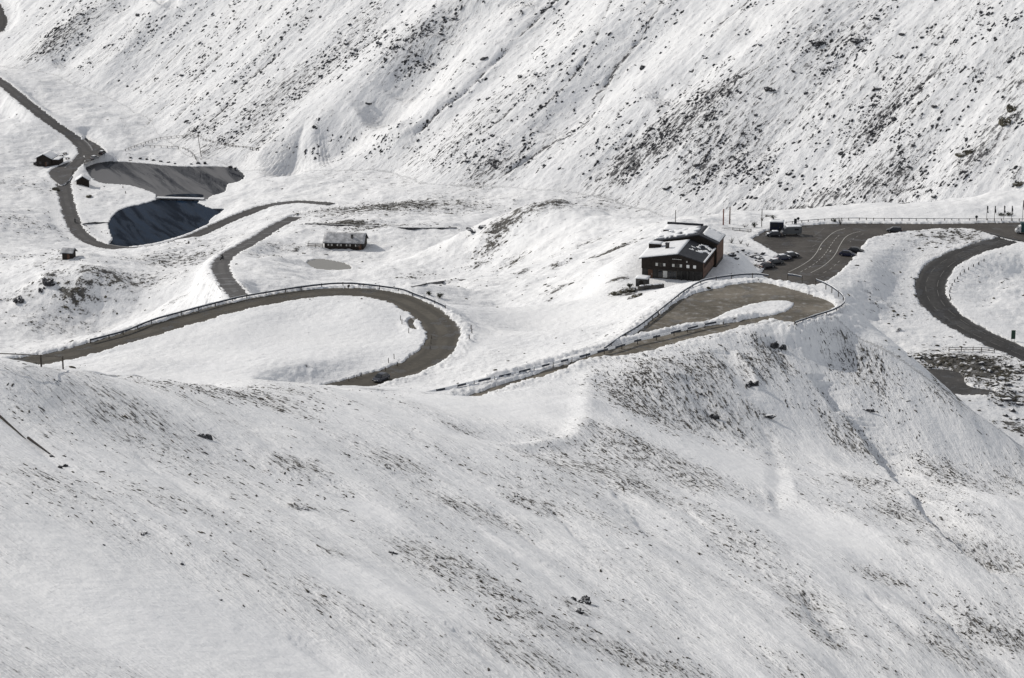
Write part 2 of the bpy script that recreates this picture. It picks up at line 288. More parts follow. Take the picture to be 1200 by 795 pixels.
def poly_sd(P, reach):
    """signed distance (inside negative) to polygon P"""
    P = np.array(P)[:, :2]; i0, i1 = np.searchsorted(Ys, [P[:, 1].min() - reach, P[:, 1].max() + reach])
    kx = [(x + o) / (y + q) for x, y in P for o in (-reach, reach) for q in (-min(reach, 30), min(reach, 30))]
    j0, j1 = np.searchsorted(ks, [min(kx), max(kx)]); w = (slice(i0, i1), slice(j0, j1)); x, y = XX[w], YY[w]
    d = np.full(x.shape, 1e9); ins = np.zeros(x.shape, bool)
    for a, b in zip(P, np.roll(P, -1, 0)):
        e = b - a; L = (e ** 2).sum() + 1e-9; t = np.clip(((x - a[0]) * e[0] + (y - a[1]) * e[1]) / L, 0, 1)
        d = np.minimum(d, np.hypot(x - a[0] - t * e[0], y - a[1] - t * e[1]))
        if abs(e[1]) > 1e-9:
            ins ^= ((a[1] > y) != (b[1] > y)) & (x < e[0] * (y - a[1]) / e[1] + a[0])
    return w, np.where(ins, -d, d)
def smooth_poly(rows, z, n=6):
    P = np.array([atz(u, v, z) for u, v in rows]); N = len(P); out = []
    for i in range(N):
        a, b, c, d = P[i - 1], P[i], P[(i + 1) % N], P[(i + 2) % N]
        for t in np.arange(n) / n: out.append(.5 * (2 * b + (c - a) * t + (2 * a - 5 * b + 4 * c - d) * t * t + (3 * b - a - 3 * c + d) * t ** 3))
    return np.array(out)
EDGE = .45 * fbm(XX / 1.6, YY / 1.6, 3, 31) + .55 * pn(XX / 5, YY / 5, 32)
CLOD = np.clip(np.abs(fbm(XX / 1.7, YY / 1.7, 3, 33)) * 1.0 + .7 * pn(XX / 7, YY / 7, 34) + .1, 0, 1.6)
locked = np.zeros(Z.shape, bool)
def scarp(px, depth, w1, w2):
    """a drift edge: drops sharply on its uphill-left side and fills in slowly on the other"""
    global Z
    C = resample(catmull(hits(px), 2.), 1.6); d, zr, lat, sa = near_curve(C, w2 * 2.5)
    L = max(sa[d < 1e8].max(), 1); fade = sm(0, .2 * L, sa) * sm(L, .8 * L, sa) * (.75 + .6 * pn(sa / 9, 0 * sa, 79)); lat = lat + .5 * pn(XX / 4, YY / 4, 80)
    Z -= np.where(d < 1e8, fade * depth * np.where(lat < 0, np.exp(-(lat / w1) ** 2), np.exp(-(lat / w2) ** 2)), 0)
def groove(px, width, depth, bank=0., skew=0., A=None):
    """a gully (depth > 0) or a rib (depth < 0) along photo points, cut across its own width"""
    global Z
    C = resample(catmull(hits(px), 2.), 1.6); d, zr, lat, sa = near_curve(C, width * 3)
    L = max(sa[d < 1e8].max(), 1); fade = sm(0, .12 * L, sa) * sm(L, .85 * L, sa) * (.75 + .5 * pn(sa / 12, 0 * sa, 77))
    g = np.exp(-((lat - skew) / width) ** 2); Z -= np.where(d < 1e8, fade * depth * g, 0)
    if depth > 0 and width < 2.5 and interp(WF, C[0, 0], C[0, 1]) > .5: DEN[:] += np.where(d < 1e8, fade * 1.15 * np.exp(-(lat / (.75 * width)) ** 2) * (.5 + np.clip(pn(sa / 9, 0 * sa, 78) + .5, 0, 1)), 0)  # far gully beds darkened in colour: bare soil plus painted shadow
    if bank: Z += np.where(d < 1e8, fade * bank * np.exp(-((lat - 1.7 * width) / width) ** 2), 0)
# gullies of the far mountainside
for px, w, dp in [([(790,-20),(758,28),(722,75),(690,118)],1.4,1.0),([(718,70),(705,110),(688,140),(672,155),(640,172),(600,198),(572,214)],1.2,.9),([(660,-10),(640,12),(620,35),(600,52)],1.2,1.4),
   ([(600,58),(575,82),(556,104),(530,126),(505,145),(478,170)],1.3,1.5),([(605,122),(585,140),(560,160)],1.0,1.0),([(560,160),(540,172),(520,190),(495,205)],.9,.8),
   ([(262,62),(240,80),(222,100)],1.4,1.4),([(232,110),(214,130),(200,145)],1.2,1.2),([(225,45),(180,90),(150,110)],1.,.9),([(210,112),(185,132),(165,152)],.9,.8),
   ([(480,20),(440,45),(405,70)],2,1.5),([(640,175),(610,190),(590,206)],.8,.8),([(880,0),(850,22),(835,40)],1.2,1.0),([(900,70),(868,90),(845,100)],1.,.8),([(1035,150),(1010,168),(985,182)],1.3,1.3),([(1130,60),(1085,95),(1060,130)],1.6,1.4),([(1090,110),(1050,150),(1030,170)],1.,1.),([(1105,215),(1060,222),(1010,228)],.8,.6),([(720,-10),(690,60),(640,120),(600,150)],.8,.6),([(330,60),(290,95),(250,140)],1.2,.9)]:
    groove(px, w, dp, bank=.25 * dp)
groove([(560,-10),(500,70),(460,120),(420,150),(350,180),(300,188)], 15, 8.0)      # broad hollow
groove([(620,0),(560,80),(500,140),(430,175)], 12, -4.0); groove([(160,-10),(110,40),(60,80)], 10, 4.0); groove([(760,20),(690,110),(640,165)], 12, 3.0); groove([(900,20),(820,80),(760,120)], 10, 3.5)
groove([(1010,60),(940,130),(880,190)], 9, 2.0)
groove([(200,-10),(150,50),(110,110)], 9, -2.0)
groove([(110,10),(70,35),(40,60)], 3, -2.2)
# near flank: two snow channels and scoops that lie in shade
scarp([(960,440),(978,462),(1000,495),(1020,520),(1050,555),(1085,595),(1120,635),(1160,668),(1205,700),(1230,720)], 3.0, .8, 6.5)
scarp([(945,436),(960,450),(978,478),(985,486)], 2.4, .8, 4)
groove([(800,600),(835,625),(870,640)], .8, .45); scarp([(1010,690),(1040,720),(1080,760)], .8, .6, 3); scarp([(560,585),(600,612),(650,645)], .5, .5, 2.5); scarp([(930,690),(960,725),(985,760)], .8, .6, 3); scarp([(1080,690),(1110,720),(1150,765)], .7, .5, 3); scarp([(640,590),(670,620),(700,650)], .5, .5, 3); scarp([(520,740),(560,770),(600,800)], .6, .5, 3); scarp([(330,740),(370,765),(400,790)], .4, .5, 3); scarp([(440,545),(480,560),(520,585)], .5, .5, 3); scarp([(150,520),(200,560),(260,600)], .45, .5, 3); scarp([(700,560),(740,600),(770,640)], .6, .6, 3)
groove([(560,610),(600,640),(650,662)], .9, -.4); groove([(880,480),(905,520),(912,560),(905,600)], 1.5, .5)
groove([(895,570),(905,590),(900,606)], .9, -.4); groove([(928,560),(932,578)], .6, -.25); groove([(870,520),(890,524),(905,530)], .8, -.35)
groove([(30,505),(60,535),(110,570),(160,612),(230,668)], 1.1, .35)
groove([(380,560),(460,620),(520,670)], 3, .5); groove([(330,500),(420,580),(500,640)], 4, -.5)
# cornice that rims the bowl
groove([(694,428),(690,455),(687,485),(676,508),(655,520),(620,527),(580,524),(540,512)], 2.4, -.9)
groove([(672,440),(668,480),(655,500),(620,508)], 7, 1.0)
scarp([(178,-16),(183,-5),(190,4),(204,6),(214,2)], 5.0, 1.6, 9)  # far slope: scoop shaped to make a shaded patch in place of a tarn
# dark scars below the lookout
for px, w, dp in [([(845,410),(865,440),(885,470)],2.2,.9),([(800,440),(830,480),(845,505)],2.2,.8),([(895,395),(915,415),(925,440)],1.6,.8),([(860,410),(880,432),(890,458)],1.,-.9)]:
    groove(px, w, dp)
# knolls on the left
groove([(560,300),(575,275),(590,255)], 5, -1.6); groove([(480,285),(520,276),(560,262)], 6, 1.2)
groove([(55,318),(50,335),(46,350)], 2.6, -1.2); groove([(35,335),(22,352),(10,366)], 2.8, -.9)
def stamp(w, sd, zr, depth, blend, thick, clod=0., cw=2.5, jit=1.):
    """level the ground to zr inside sd<0, step up to the snow edge, blend out"""
    sd = sd + EDGE[w] * jit; t = sm(0, blend, sd); free = ~locked[w]
    zo = (zr + thick) * (1 - t) + Z[w] * t + clod * (.15 + 1.2 * CLOD[w]) * np.exp(-((sd - cw * .6) / (cw * .6)) ** 2) * (sd > 0)
    zin = zr - depth
    Z[w] = np.where(free & (sd < blend), np.where(sd < 0, zin, zo), Z[w])
    locked[w] |= sd < 0
P = smooth_poly([(744,331),(790,333),(828,332),(848,296),(830,285),(780,283),(752,305)], -153.4, 3); w, sd = poly_sd(P, 16); Z[w] = np.where(sd < 14, (-153.35) * (1 - sm(0, 14, sd)) + Z[w] * sm(0, 14, sd), Z[w])
LAKEP = {}
for nme, (z, rows) in LAKES.items():
    P = smooth_poly(rows, z); LAKEP[nme] = (z, P); w, sd = poly_sd(P, 16); stamp(w, sd, z, 1.6, 9 if nme != 'pond' else 5, .25, jit=.7)
full = (slice(None), slice(None))
PADP = {}
for nme, (z, rows) in PADS.items():
    P = smooth_poly(rows, z, 4); PADP[nme] = (z, P); w, sd = poly_sd(P, 34)
    bl, cl, cw = {'lookout': (9, .4, 3.0), 'parking': (16, .2, 2.), 'inlet': (3, .1, 1)}.get(nme, (6, .15, 1.5))
    stamp(w, sd, z, .3, bl, .3, cl, cw)
for nme, C, wd, _ in ROADS:
    d, zr, lat, sa = near_curve(C, wd / 2 + 16)
    side = lat if nme != 'road_main' else lat
    cl = .10 + (.32 * sm(0, 2, lat) if nme == 'road_main' else 0)
    stamp(full, d - wd / 2, zr, .3, 13 if nme == 'road_right' else 8, .22, cl, 2.6)
# snow left on the lookout: island and the bank under the inner rail
isl = smooth_poly([(828,379),(848,368),(876,358.5),(905,353),(926,354),(929,360),(915,367),(893,371.5),(860,376)], -146, 4)
w, sd = poly_sd(isl, 4); sd = sd + .6 * EDGE[w]; Z[w] = np.where(sd < 0, -145.95 + np.minimum(.22, -sd * .3) + .14 * CLOD[w], Z[w])
rail_in = catmull(pxz([(560,446,-145.6),(600,435.5,-145.9),(640,424.5,-146),(700,408,-146),(735,398.5,-146),(780,389,-146),(820,381.5,-146),(856,376,-146),(885,369.5,-146)]))
d, zr, lat, sa = near_curve(rail_in, 5); q = d - 1.7 + .7 * EDGE + .35; Z = np.where((lat < 3) & (q < 0), np.maximum(Z, -145.95 + np.minimum(.55, -q * .6) + .45 * CLOD), Z)
TZ = Z.astype(np.float64)
DEN = np.clip(DEN, 0, np.where(FGW > .5, .64, 1.1))
# ------------------------------------------------------------------ ground mesh
me = bpy.data.meshes.new('ground')
idx = np.arange(NR * NC).reshape(NR, NC)
quads = np.stack([idx[:-1, :-1], idx[:-1, 1:], idx[1:, 1:], idx[1:, :-1]], -1).reshape(-1, 4)
me.vertices.add(NR * NC); me.vertices.foreach_set('co', np.stack([XX, YY, TZ], -1).astype(np.float32).ravel())
me.loops.add(quads.size); me.loops.foreach_set('vertex_index', quads.astype(np.int32).ravel())
me.polygons.add(len(quads)); me.polygons.foreach_set('loop_start', (np.arange(len(quads)) * 4).astype(np.int32))
me.polygons.foreach_set('use_smooth', np.ones(len(quads), bool)); me.update(); me.validate()
at = me.attributes.new('growth', 'FLOAT', 'POINT'); at.data.foreach_set('value', DEN.astype(np.float32).ravel())
at = me.attributes.new('warm', 'FLOAT', 'POINT'); at.data.foreach_set('value', (1 - WF * .8).astype(np.float32).ravel())
at = me.attributes.new('soft', 'FLOAT', 'POINT'); at.data.foreach_set('value', (1 - .8 * flat).astype(np.float32).ravel())
at = me.attributes.new('flow', 'FLOAT_VECTOR', 'POINT'); at.data.foreach_set('vector', np.stack([AL / LA, AC / LC, 0 * AL], -1).astype(np.float32).ravel())
ground = bpy.data.objects.new('ground', me); COL.objects.link(ground); ground['kind'] = 'structure'
m = principled('snow_ground', (.8, .81, .83), .75, 0, .25); N = NT(m)
flow = N.attr('flow', 'Vector'); den = N.attr('growth'); soft = N.attr('soft'); warm = N.attr('warm'); pos = N.geo()
n1 = N.noise(flow, .9, 6, .62); n2 = N.noise(flow, 2.6, 3, .6); n3 = N.noise(pos, 1.9, 3, .6); npos = N.noise(pos, .05, 3, .6); nb = N.noise(pos, .8, 4, .6)
nn = N.math('ADD', N.math('ADD', N.math('MULTIPLY', n1, .60), N.math('MULTIPLY', n2, .20)), N.math('MULTIPLY', n3, .20))
thr = N.math('SUBTRACT', .635, N.math('MULTIPLY', den, N.math('ADD', N.math('ADD', .04, N.math('MULTIPLY', warm, .055)), N.math('MULTIPLY', npos, .17))))
veg = N.ramp(nn, thr, N.math('ADD', thr, .045))
half = N.ramp(nn, N.math('SUBTRACT', thr, .07), N.math('ADD', thr, .02))       # thin snow, grey
grass = N.mix(N.ramp(nb, .35, .65), (.032, .030, .028), (.088, .081, .068)); rock = N.mix(N.ramp(nb, .35, .65), (.030, .031, .036), (.10, .10, .108))
dark = N.mix(warm, rock, grass)
snow = N.mix(N.ramp(npos, .3, .7), (.80, .805, .815), (.84, .842, .845))
thin = N.mix(N.math('MULTIPLY', half, N.math('ADD', .36, N.math('MULTIPLY', warm, .02))), snow, (.30, .30, .31))
N.l(N.mix(N.math('MULTIPLY', veg, .94), thin, dark), N.b.inputs['Base Color'])
hh = N.math('ADD', N.math('MULTIPLY', nn, N.math('MULTIPLY', N.math('ADD', .25, den), soft)), N.math('MULTIPLY', N.noise(pos, .35, 5, .6), .35))
N.bump(hh, .9, 1.15)
me.materials.append(m)
# ------------------------------------------------------------------ helpers that build objects
def mesh_obj(name, bm, mat, parent=None, smooth=False):
    me = bpy.data.meshes.new(name); bm.to_mesh(me); bm.free()
    for q in (mat if isinstance(mat, (list, tuple)) else [mat]): me.materials.append(q)
    if smooth:
        for p in me.polygons: p.use_smooth = True
    o = bpy.data.objects.new(name, me); COL.objects.link(o)
    if parent: o.parent = parent
    return o
def H(x, y): return float(interp(TZ, x, y))
def ground_at(u, v): return hit(u, v, TZ)
def px_scale(p): return F / (p[1] * cP - p[2] * sP)
# ------------------------------------------------------------------ asphalt
def asphalt(name, c0, c1, snowy=0.):
    m = principled(name, c0, .85, 0, .3); N = NT(m); p = N.geo()
    a = N.noise(p, .12, 4, .6); b = N.noise(p, 1.3, 5, .7); c = N.noise(p, .5, 5, .65)
    f = N.math('ADD', N.math('MULTIPLY', a, .65), N.math('MULTIPLY', b, .35))
    col = N.mix(N.ramp(f, .36, .64), c0, c1)
    la = N.math('ABSOLUTE', N.attr('lat')); tr = N.math('MULTIPLY', N.ramp(la, .09, .16), N.ramp(la, .33, .25))
    col = N.mix(N.math('MULTIPLY', tr, N.math('ADD', .15, N.math('MULTIPLY', N.ramp(a, .35, .6), .35))), col, (c0[0] * .62, c0[1] * .63, c0[2] * .66))
    wet = N.math('MULTIPLY', N.ramp(N.noise(p, .22, 4, .6), .56, .62), .55); col = N.mix(wet, col, (c0[0] * .55, c0[1] * .56, c0[2] * .6)); N.l(N.ramp(wet, 0, .5, .85, .45), N.b.inputs['Roughness'])
    sl_ = N.ramp(N.math('ADD', la, N.math('MULTIPLY', c, .16)), .45, .53); col = N.mix(N.math('MULTIPLY', sl_, .5), col, (.42, .42, .42))
    if snowy: col = N.mix(N.math('MULTIPLY', N.ramp(c, .62 - snowy, .78), .6), col, (.5, .5, .5))
    N.l(col, N.b.inputs['Base Color']); N.bump(b, .25, .05); return m
A_main = asphalt('asphalt_brown', (.066, .059, .048), (.115, .104, .085), .0)
A_look = asphalt('asphalt_pale', (.095, .084, .066), (.20, .178, .145), .12)
A_park = asphalt('asphalt_dark', (.052, .047, .043), (.092, .084, .076), .0)
A_lake = asphalt('asphalt_grey', (.066, .063, .062), (.10, .096, .094), .0)
A_right = asphalt('asphalt_cold', (.034, .033, .033), (.075, .073, .071), .0)
A_wet = asphalt('asphalt_wet', (.045, .044, .044), (.085, .08, .076), .03)
def strip(name, C, wd, mat, off=0., dz=0., step=1.2, kind='structure', ncross=9):
    C = resample(C, step); T = np.gradient(C, axis=0); T[:, 2] = 0; T /= np.linalg.norm(T, axis=1)[:, None]; Nn = np.stack([-T[:, 1], T[:, 0], 0 * T[:, 0]], 1)
    bm = bmesh.new(); prev = None; lt = bm.verts.layers.float.new('lat')
    for c, n in zip(C, Nn):
        row = [bm.verts.new(c + n * (off + wd * q) + np.array([0, 0, dz])) for q in np.linspace(-.5, .5, ncross)]
        for vv, q in zip(row, np.linspace(-.5, .5, ncross)): vv[lt] = q
        if prev:
            for i in range(ncross - 1): bm.faces.new((prev[i + 1], prev[i], row[i], row[i + 1]))
        prev = row
    o = mesh_obj(name, bm, mat, smooth=True)
    if kind: o['kind'] = kind
    return o
def slab(name, P, z, mat, dz=0., kind='structure'):
    bm = bmesh.new(); f = bm.faces.new([bm.verts.new((p[0], p[1], z + dz)) for p in P])
    bm.normal_update()
    if f.normal.z < 0: f.normal_flip()
    bmesh.ops.triangulate(bm, faces=bm.faces[:]); o = mesh_obj(name, bm, mat)
    if kind: o['kind'] = kind
    return o
for (nme, C, wd, off), mt in zip(ROADS, (A_lake, A_main, A_lake, A_lake, A_right)): strip('road', C, wd + 1.6, mt, 0)
for nme, mt, dz in (('lookout', A_look, .0), ('parking', A_park, .012), ('layby', A_wet, .012), ('busbay', A_lake, .016), ('lowerlot', A_wet, 0), ('inlet', A_main, -.016)):
    z, P = PADP[nme]; c = P.mean(0); slab({'lookout': 'lookout_pavement', 'parking': 'parking_pavement'}.get(nme, 'pavement'), P, z, mt, dz)
# ------------------------------------------------------------------ water
def water(name, deep, film_refl, fs, fl, spec, ior=1.33):
    m = principled(name, deep, .06, 0, spec); N = NT(m); p = N.geo()
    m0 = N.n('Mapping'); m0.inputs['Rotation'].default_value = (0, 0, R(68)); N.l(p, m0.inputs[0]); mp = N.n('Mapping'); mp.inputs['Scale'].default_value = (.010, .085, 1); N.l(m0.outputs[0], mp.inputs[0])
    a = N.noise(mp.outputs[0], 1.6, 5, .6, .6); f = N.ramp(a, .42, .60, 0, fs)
    N.l(N.mix(f, deep, film_refl), N.b.inputs['Base Color']); N.l(N.ramp(f, 0, 1, .04, .5), N.b.inputs['Roughness'])
    N.b.inputs['IOR'].default_value = ior; return m
W_up = water('tarn_ice', (.020, .023, .031), (.17, .17, .175), .95, 1, .5, 1.06)
W_low = water('tarn_water', (.011, .024, .047), (.012, .015, .021), .85, 1, .2, 1.05)  # darker streaks painted into the water colour for the slope's reflection
W_pond = principled('pond_slush', (.27, .265, .25), .6, 0, .3)
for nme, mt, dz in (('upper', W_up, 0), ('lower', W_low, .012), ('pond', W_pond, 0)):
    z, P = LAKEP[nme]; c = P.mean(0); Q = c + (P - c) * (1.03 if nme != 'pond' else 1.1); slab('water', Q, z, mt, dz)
# ================================================================== things
def thing(name, label, cat, loc=(0, 0, 0), rz=0., group=None):
    o = bpy.data.objects.new(name, None); COL.objects.link(o); o.empty_display_size = .3
    o.location = loc; o.rotation_euler = (0, 0, rz); o['label'] = label; o['category'] = cat
    if group: o['group'] = group
    return o
def tag(o, label, cat, group=None):
    o['label'] = label; o['category'] = cat
    if group: o['group'] = group
    return o
def dup(root, loc, rz, label, group=None, scale=None):
    r = root.copy(); COL.objects.link(r); r.location = loc; r.rotation_euler = (0, 0, rz); r['label'] = label
    if group: r['group'] = group
    if scale: r.scale = scale
    for ch in list(root.children):
        c = ch.copy(); COL.objects.link(c); c.parent = r
        for g in list(ch.children):
            d = g.copy(); COL.objects.link(d); d.parent = c
    return r
def box(bm, x0, x1, y0, y1, z0, z1, mi=0):
    v = [bm.verts.new(p) for p in ((x0,y0,z0),(x1,y0,z0),(x1,y1,z0),(x0,y1,z0),(x0,y0,z1),(x1,y0,z1),(x1,y1,z1),(x0,y1,z1))]
    fs = [bm.faces.new([v[i] for i in q]) for q in ((3,2,1,0),(4,5,6,7),(0,1,5,4),(1,2,6,5),(2,3,7,6),(3,0,4,7))]
    for f in fs: f.material_index = mi
    return v
def prism(bm, poly, axis, a0, a1, mi=0):
    """extrude a polygon given in the plane across axis ('x': poly=(y,z), 'y': poly=(x,z), 'z': poly=(x,y))"""
    def P(p, a): return {'x': (a, p[0], p[1]), 'y': (p[0], a, p[1]), 'z': (p[0], p[1], a)}[axis]
    A = [bm.verts.new(P(p, a0)) for p in poly]; B = [bm.verts.new(P(p, a1)) for p in poly]; n = len(poly)
    fs = [bm.faces.new(A[::-1]), bm.faces.new(B)] + [bm.faces.new((A[i], A[(i + 1) % n], B[(i + 1) % n], B[i])) for i in range(n)]
    for f in fs: f.material_index = mi
    bmesh.ops.recalc_face_normals(bm, faces=fs); return fs
def tube(bm, p0, p1, r0, r1=None, n=8, mi=0):
    r1 = r0 if r1 is None else r1; p0, p1 = Vector(p0), Vector(p1); d = (p1 - p0).normalized()
    a = d.orthogonal().normalized(); b = d.cross(a)
    A = [bm.verts.new(p0 + (a * math.cos(t) + b * math.sin(t)) * r0) for t in [2 * math.pi * i / n for i in range(n)]]
    B = [bm.verts.new(p1 + (a * math.cos(t) + b * math.sin(t)) * r1) for t in [2 * math.pi * i / n for i in range(n)]]
    fs = [bm.faces.new((A[i], A[(i + 1) % n], B[(i + 1) % n], B[i])) for i in range(n)] + [bm.faces.new(A[::-1]), bm.faces.new(B)]
    for f in fs: f.material_index = mi
def BM(): return bmesh.new()
def one(name, mat, parent, *boxes):
    bm = BM()
    for b in boxes: box(bm, *b)
    return mesh_obj(name, bm, mat, parent)
def worn(name, a, b, rough=.8, scale=.8, spec=.3, bump=.2):
    m = principled(name, a, rough, 0, spec); N = NT(m); f = N.noise(N.obj(), scale, 5, .65)
    N.l(N.mix(N.ramp(f, .35, .65), a, b), N.b.inputs['Base Color']); N.bump(f, bump, .04); return m
M_snow = worn('snow', (.78, .79, .81), (.84, .845, .85), .7, 1.2, .3, .6)
M_wood = worn('dark_wood', (.012, .009, .0075), (.024, .018, .014), .8, 1.5)
M_brown = worn('brown_wood', (.060, .031, .020), (.105, .056, .037), .75, 1.2)
M_plank = worn('weathered_wood', (.06, .05, .042), (.13, .115, .10), .85, 2)
M_conc = worn('concrete', (.022, .021, .020), (.045, .043, .04), .9, .7)
M_slate = worn('slate_roof', (.014, .016, .022), (.028, .030, .037), .6, .6)
M_stone = worn('dark_stone', (.035, .034, .034), (.09, .085, .08), .9, 1.)
M_glass = principled('window_glass', (.02, .022, .026), .08, 0, .5)
M_white = worn('white_paint', (.72, .72, .70), (.8, .8, .78), .6, 2)
M_sign = worn('sign_board', (.42, .42, .40), (.55, .55, .52), .6, 3)
M_steel = worn('rail_steel', (.028, .034, .048), (.055, .065, .085), .55, 1.)
M_post = worn('post_wood', (.05, .042, .035), (.10, .085, .07), .85, 2)
M_red = worn('red_wood', (.13, .045, .03), (.2, .08, .055), .8, 2)
M_tyre = principled('tyre_rubber', (.012, .012, .013), .9); M_rim = principled('wheel_rim', (.25, .25, .26), .4, .7)
M_lamp = principled('headlight_glass', (.6, .6, .58), .1, 0, .6); M_tail = principled('taillight', (.25, .012, .01), .3)
M_greyroof = worn('thin_snow_roof', (.28, .285, .295), (.58, .585, .60), .8, .5)
M_green = worn('green_paint', (.02, .05, .035), (.035, .07, .05), .6, 2)
M_navy = worn('navy_paint', (.010, .014, .035), (.018, .022, .05), .5, 1.)
M_teal = worn('teal_paint', (.012, .045, .05), (.022, .065, .07), .5, 1.)
M_mark = worn('road_paint', (.42, .41, .38), (.62, .61, .57), .8, 1.5)
# rock with snow lying on its upward faces
def rock_mat(name, a, b, lim):
    m = principled(name, a, .9, 0, .25); N = NT(m); p = N.geo(); f = N.noise(p, 1.1, 6, .65)
    sep = N.n('SeparateXYZ'); N.l(N.geo('Normal'), sep.inputs[0])
    up = N.ramp(N.math('ADD', sep.outputs[2], N.math('MULTIPLY', N.noise(p, 2.2, 4, .6), .5)), lim, lim + .12)
    N.l(N.mix(up, N.mix(N.ramp(f, .35, .65), a, b), (.8, .805, .815)), N.b.inputs['Base Color']); N.bump(f, .5, .15); return m
M_rock = rock_mat('boulder_rock', (.022, .023, .027), (.085, .085, .09), 1.06)
M_rockb = rock_mat('brown_rock', (.035, .032, .026), (.12, .11, .08), 1.12)
# ------------------------------------------------------------------ road markings
def dashes(px_rows, z, wd, on, off, name='lane_marking'):
    C = resample(catmull(np.array([atz(u, v, z) for u, v in px_rows])), .4); n_on, n_off = max(2, int(on / .4)), int(off / .4)
    bm = BM(); i = 0
    while i + n_on < len(C):
        seg = C[i:i + n_on + 1]; prev = None
        for k, c in enumerate(seg):
            t = seg[min(k + 1, len(seg) - 1)] - seg[max(k - 1, 0)]; t /= np.linalg.norm(t); nrm = np.array([-t[1], t[0], 0]) * wd / 2
            row = [bm.verts.new(c + nrm), bm.verts.new(c - nrm)]
            if prev: bm.faces.new((prev[0], prev[1], row[1], row[0]))
            prev = row
        i += n_on + n_off
    bm.normal_update(); o = mesh_obj(name, bm, M_mark); o['kind'] = 'structure'; return o
ZP = -167.965
dashes([(924,319),(938,312),(950,304),(957,296),(962,287),(969,279),(978,272),(990,268)], ZP, .16, 3, .35)
dashes([(938,319),(952,311),(962,303),(968,296),(974,287),(980,279),(986,274)], ZP, .13, 1.6, 1.5)
dashes([(950,320),(963,313),(974,304),(980,296),(984,288),(990,279),(998,274),(1010,271)], ZP, .16, 3, .35)
dashes([(965,320),(975,314),(985,305)], ZP, .10, 2, 2.2); dashes([(996,284),(1003,278),(1012,274)], ZP, .09, 1.5, 2)
dashes([(961,293),(963.5,289)], ZP, .25, 2.2, 9); dashes([(972.5,295.5),(975.5,291)], ZP, .25, 2.2, 9)
M_bay = worn('faded_paint', (.17, .165, .155), (.26, .255, .24), .8, 1.5)
_mk = M_mark; M_mark = M_bay
for k, (a, b) in enumerate([((890,279),(953,277)),((900,285),(955,283)),((908,290),(952,289)),((914,296),(949,294.5)),((916,273),(962,270)),((905,276),(958,273.5))]):
    dashes([a, ((a[0] + b[0]) / 2, (a[1] + b[1]) / 2 + .5), b], ZP, .12, 200 if False else 5, .6, 'bay_marking')
    dashes([b, (b[0] + 6, b[1] - 3.5)], ZP, .14, 3, .6, 'bay_marking')
for k in range(6):
    v = 300 + k * 4.5; u = 986 - k * 7
    dashes([(u - 14, v), (u, v + .6)], ZP, .11, 3, .6, 'bay_marking')
for off_, on, of_ in ((-1.1, 4, 3), (1.9, 5, 2)):
    C = road_right; T = np.gradient(C, axis=0); T[:, 2] = 0; T /= np.linalg.norm(T, axis=1)[:, None]
    Q = C + np.stack([-T[:, 1], T[:, 0], 0 * T[:, 0]], 1) * off_; Q[:, 2] += .03; bm = BM(); Q = resample(Q, .5); i = 0
    while i + 2 * on < len(Q):
        prev = None
        for k in range(i, i + 2 * on):
            t = Q[min(k + 1, len(Q) - 1)] - Q[k - 1 if k else 0]; t /= np.linalg.norm(t); nn_ = np.array([-t[1], t[0], 0]) * .05
            row = [bm.verts.new(Q[k] + nn_), bm.verts.new(Q[k] - nn_)]
            if prev: bm.faces.new((prev[0], prev[1], row[1], row[0]))
            prev = row
        i += 2 * (on + of_)
    mesh_obj('lane_marking', bm, M_bay)['kind'] = 'structure'
M_mark = _mk
# ------------------------------------------------------------------ guard rails and fences
def guard_rail(name, label, cat, pts, h=.95, beam=.36, thick=.14, post=4.2, mats=(M_steel,), pr=.09, group=None, mid=False, seg=None, postmat=M_post, sink=.6, fuzz=True):
    """pts: ground points (world). Rail beam follows the path; every post is a part"""
    C = resample(catmull(np.array(pts), .5), 1.0); b = C[0]
    root = thing(name, label, cat, tuple(b), 0, group)
    T = np.gradient(C, axis=0); T[:, 2] = 0; T /= np.linalg.norm(T, axis=1)[:, None]; Nn = np.stack([-T[:, 1], T[:, 0], 0 * T[:, 0]], 1); Q = C - b
    for lev in ([h] if not mid else [h, h * .5]):
        bm = BM(); prev = None
        for i, (q, n) in enumerate(zip(Q, Nn)):
            row = [bm.verts.new(q + n * a + np.array([0, 0, c])) for a, c in ((-thick/2, lev - beam), (thick/2, lev - beam), (thick/2, lev), (-thick/2, lev))]
            if prev:
                mi = (int(i / seg) % len(mats)) if seg else 0
                for k in range(4):
                    f = bm.faces.new((prev[k], prev[(k + 1) % 4], row[(k + 1) % 4], row[k])); f.material_index = mi
            else: bm.faces.new(row)
            prev = row
        bm.faces.new(prev[::-1]); bmesh.ops.recalc_face_normals(bm, faces=bm.faces[:])
        rl = mesh_obj('rail', bm, list(mats), root)
    L = len(C) - 1; n = max(2, int(L / post) + 1)
    for i in range(n):
        q = Q[int(round(i * L / (n - 1)))]; one('post', postmat, root, (q[0] - pr, q[0] + pr, q[1] - pr, q[1] + pr, q[2] - sink, q[2] + h + .06))
    if fuzz:                                      # snow that clings to the top of the beam
        bm = BM(); prev = None
        for i, (q, n_) in enumerate(zip(Q, Nn)):
            t = .03 + .12 * max(0, pn(i / 3.3, b[0], 5) + .25)
            row = [bm.verts.new(q + n_ * a + np.array([0, 0, c])) for a, c in ((-thick/2 - .02, h + .004), (thick/2 + .02, h + .004), (thick/4, h + t), (-thick/4, h + t))]
            if prev:
                for k in range(4): bm.faces.new((prev[k], prev[(k + 1) % 4], row[(k + 1) % 4], row[k]))
            prev = row
        bmesh.ops.recalc_face_normals(bm, faces=bm.faces[:]); mesh_obj('snow_cap', bm, M_snow, root)
    return root
